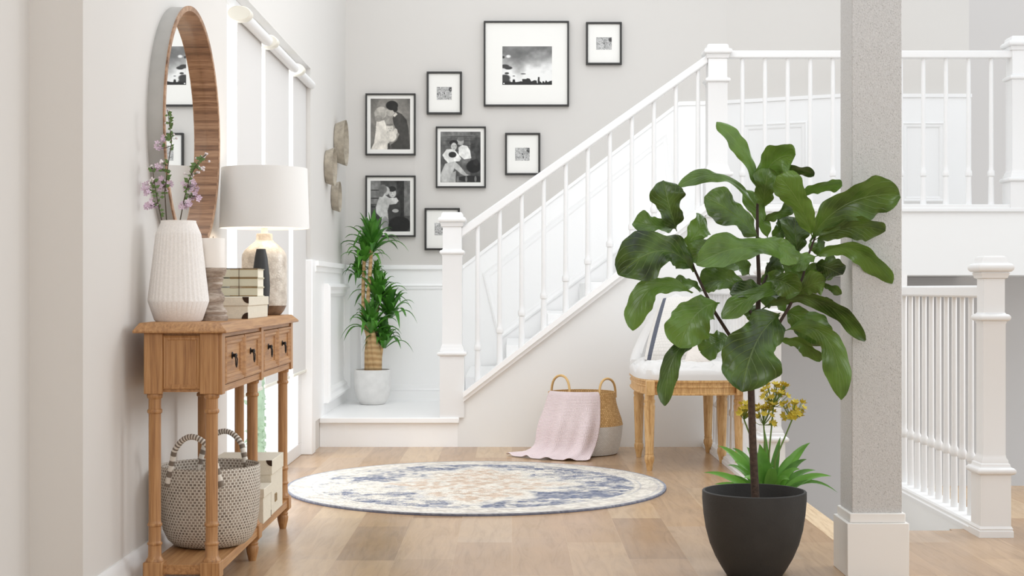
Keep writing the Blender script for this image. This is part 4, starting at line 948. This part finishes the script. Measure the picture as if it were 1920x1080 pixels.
for (cx_, cy_, rx_, ry_, cnt, xo) in ((1452, 743, 24, 22, 40, 8), (1487, 772, 20, 17, 28, 14), (1434, 779, 16, 20, 26, 2), (1397, 772, 10, 16, 18, -6)):
    s_ = MB(); fl = MB(); top_ = P(cx_-2, cy_+ry_*.9, ky); s_.tube([b0+Vector((xo*.001, .02, 0)), b0.lerp(top_, .5)+Vector(((cx_-1440)*-.0003, .01, 0)), top_], [.0035, .003, .0025], 8)
    for k in range(cnt):
        p = P(cx_+rnd.uniform(-1, 1)*rx_, cy_+rnd.uniform(-1, .8)*ry_, ky+rnd.uniform(-.035, .035)); s_.tube([top_, top_.lerp(p, .6)+Vector((0,0,-.003)), p], .0011, 5)
        f = (p-top_).normalized(); a = f.orthogonal().normalized(); c2 = f.cross(a)
        for m_ in range(6):
            an = m_*math.pi/3; d = (a*math.cos(an)+c2*math.sin(an))*.75+f*.55; sd = f.cross(d).normalized(); Lp = .019
            fl.add([p, p+d*Lp*.5+sd*Lp*.26, p+d*Lp, p+d*Lp*.5-sd*Lp*.26], [(0,1,2,3)])
    fs = s_.build('flower_stalk', M['stalk'], K_); fl.build('flower_head', M['yellow'], fs)
# fiddle leaf fig
FY = 4.35; fx = P(1414, 0, FY).x
Fg = thing('potted_fig_tree', 'fiddle leaf fig tree in large matte black pot, right foreground', 'potted plant', (fx, FY, 0))
MB().lathe([(.078, 0), (.084, .003), (.1, .028), (.118, .06), (.135, .1), (.147, .145), (.154, .19), (.158, .235), (.158, .259), (.156, .261), (.150, .261), (.149, .25), (.143, .19)], fx, FY, 0, 72, caps=(True, False)).build('pot', M['pot_black'], Fg)
MB().lathe([(.1435, .195), (.02, .2)], fx, FY, 0, 40).build('soil', M['soil'], Fg)
def FP(px, py, o=0): return P(px, py, FY+o)
MB().tube([FP(1418, 960), FP(1416, 925), FP(1411, 820), FP(1408, 720), FP(1414, 650), FP(1421, 590)], [.0125, .0125, .0115, .0105, .0095, .0085], 14).build('trunk', M['bark'], Fg)
for pts, rad in (([(1421, 592, 0), (1423, 520, 0), (1420, 450, -.01), (1420, 390, 0), (1424, 345, 0), (1430, 322, 0)], [.0085, .0065, .0055, .0045, .0035, .0025]),
                 ([(1410, 690, 0), (1372, 635, -.03), (1340, 585, -.06), (1318, 540, -.07), (1302, 505, -.07), (1290, 470, -.07)], [.007, .0055, .005, .0045, .004, .003]),
                 ([(1412, 680, 0), (1440, 640, -.04), (1480, 575, -.06), (1505, 520, -.05), (1515, 480, -.05), (1530, 440, -.05)], [.007, .0055, .0048, .004, .0035, .003]),
                 ([(1420, 560, 0), (1440, 510, .05), (1455, 470, .08), (1470, 420, .1)], [.005, .004, .0035, .003]),
                 ([(1418, 600, 0), (1390, 560, .06), (1360, 520, .1)], [.005, .004, .003])):
    MB().tube([FP(*p) for p in pts], rad, 10).build('branch', M['twig'], Fg)
def rr_(sd): return random.Random(sd*13+1).uniform(.4, 2.6)
LT = [0, .05, .09, .14, .2, .28, .36, .44, .52, .6, .68, .76, .84, .9, .95, .98, 1]
LW = [.03, .04, .22, .44, .58, .66, .66, .68, .76, .88, .97, 1.0, .93, .78, .54, .32, .06]
def fig_leaf(b8, m8, t8, w8, roll, bo, to, seed):
    """base, middle and tip of the midrib, width, turn about the midrib, depth of base and tip"""
    q = lambda p, o: FP(1140 + .5092*p[0], 210 + .5092*p[1], o)
    rr = random.Random(seed*13+1); base, tip = q(b8, bo), q(t8, to); mid = q(m8, (bo+to)/2 - .02) if m8 else base.lerp(tip, .5) + Vector((0, -.012, .06*(tip-base).length))
    ctl = mid*2 - (base+tip)*.5; ax = tip-base; d0 = ax.normalized()
    n0 = Vector((0, -1, 0)); n0 = (n0 - d0*n0.dot(d0)).normalized(); n0 = Matrix.Rotation(math.radians(roll), 3, d0) @ n0
    W = w8*.5092*1.08*FY/F/max(.35, math.cos(math.radians(roll))); cup = rr.uniform(-.1, .45); nl, nw = 36, 14; G = []; ph = rr.uniform(0, 6); nv = rr.uniform(7.5, 9.5)
    for i in range(nl+1):
        t_ = i/nl; p = base*(1-t_)**2+ctl*2*t_*(1-t_)+tip*t_*t_; d = ((ctl-base)*(1-t_)+(tip-ctl)*t_).normalized()
        n_ = n0-d*n0.dot(d)
        n_ = n_.normalized() if n_.length > 1e-3 else d.orthogonal().normalized()
        s_ = d.cross(n_); wd = float(np.interp(t_, LT, LW)); row = []
        for j in range(nw+1):
            u = 2*j/nw-1; e = abs(u)
            quilt = abs(math.sin(math.pi*(t_*nv - .75*.5*e*nv)))*(1-(1-2*min(e, .98))**2)
            z_ = W*(cup*wd*e**1.3*.5 + .08*math.sin(t_*13+ph+(1.6 if u > 0 else 0))*e**2 + .035*math.sin(t_*27+ph*2+u*3)*e**1.5 + .035*quilt*wd + .05*math.sin(t_*7+ph)*u)
            ww = wd*(1+.10*math.sin(t_*15+ph*3+u)*min(1, t_*3) + .035*math.sin(t_*41+ph+4*u)*e)
            row.append(p + s_*u*ww*W*.5 + n_*z_)
        G.append(row)
    b = MB(); b.grid(G); b.build('leaf', M['fig_leaf'], Fg, angle=80)
LV = [
 ((555,300), (500,150), (400,36), 62, 25, 0, -.03), ((558,300), (605,190), (690,160), 120, 10, 0, -.08), ((560,225), (660,208), (760,232), 36, 55, .0, -.02), ((572,352), (578,280), (592,208), 92, 0, -.02, -.08),
 ((550,362), (420,240), (253,276), 42, 40, 0, -.04), ((555,466), (470,380), (355,312), 112, 20, -.02, -.08), ((255,440), (225,345), (205,252), 112, 8, -.07, -.12), ((245,430), (170,420), (92,408), 70, 30, -.06, -.08),
 ((312,590), (200,510), (38,600), 150, 22, -.08, -.16), ((280,500), (325,445), (356,388), 84, 20, -.06, -.03), ((690,556), (520,498), (325,562), 92, 35, -.10, -.2), ((440,475), (370,500), (303,545), 86, 20, -.05, -.08),
 ((745,472), (880,340), (1075,306), 140, 18, -.06, -.12), ((752,462), (700,330), (622,236), 92, -25, -.07, -.16), ((760,474), (890,425), (1020,440), 78, 35, -.05, -.10), ((700,310), (780,275), (862,268), 44, 40, .05, .02),
 ((572,400), (625,372), (690,330), 46, 40, .02, .04), ((590,470), (560,380), (503,285), 62, 0, .06, .08), ((756,540), (900,505), (1046,632), 62, 40, -.02, -.02), ((700,522), (690,450), (692,388), 120, 10, .05, .07),
 ((556,465), (630,495), (692,560), 78, -20, -.06, -.14), ((765,532), (720,545), (672,575), 62, 20, -.06, -.11), ((352,662), (300,635), (243,640), 46, 40, .0, -.03), ((310,668), (160,650), (92,805), 82, 22, -.06, -.12),
 ((410,705), (325,745), (262,868), 150, 8, -.08, -.15), ((365,832), (250,890), (210,1082), 62, 25, -.06, -.12), ((442,830), (400,850), (340,882), 92, 20, .02, .0), ((632,748), (545,850), (492,1030), 192, 5, -.08, -.2),
 ((650,735), (730,780), (795,862), 124, 12, 0, .02), ((565,726), (760,690), (948,842), 56, 40, -.04, -.08), ((650,806), (800,830), (858,1060), 84, 18, -.06, -.12), ((628,842), (710,850), (782,918), 46, 40, .02, .02),
 ((700,650), (560,665), (420,762), 62, 35, -.06, -.14), ((505,662), (430,620), (345,640), 88, 20, -.02, .0), ((585,622), (640,625), (705,665), 92, 15, -.07, -.14), ((690,676), (740,640), (800,625), 86, 20, -.08, -.14),
 ((780,640), (820,645), (856,672), 28, 30, -.02, -.02), ((685,680), (760,695), (832,716), 46, 40, -.02, -.06), ((645,685), (550,660), (448,668), 62, 40, -.04, -.1), ((560,770), (530,740), (498,700), 62, 20, .04, .05),
 ((585,595), (610,560), (650,530), 62, 20, .03, .05), ((760,560), (810,575), (862,600), 76, 30, -.02, .02), ((560,640), (600,600), (610,560), 70, 0, .05, .08), ((480,560), (430,580), (350,580), 56, 30, .04, .02),
 ((700,600), (760,580), (840,560), 80, 30, .03, .06), ((520,600), (480,560), (400,520), 80, 20, .06, .08), ((650,740), (620,690), (560,690), 70, 20, .05, .04), ((640,560), (700,590), (770,640), 70, 20, .02, .0),
 ((600,470), (640,430), (660,390), 70, 0, .08, .1), ((745,470), (770,500), (800,480), 60, 10, .0, .02)]
for k, a_ in enumerate(LV): fig_leaf(*a_, seed=k+1)
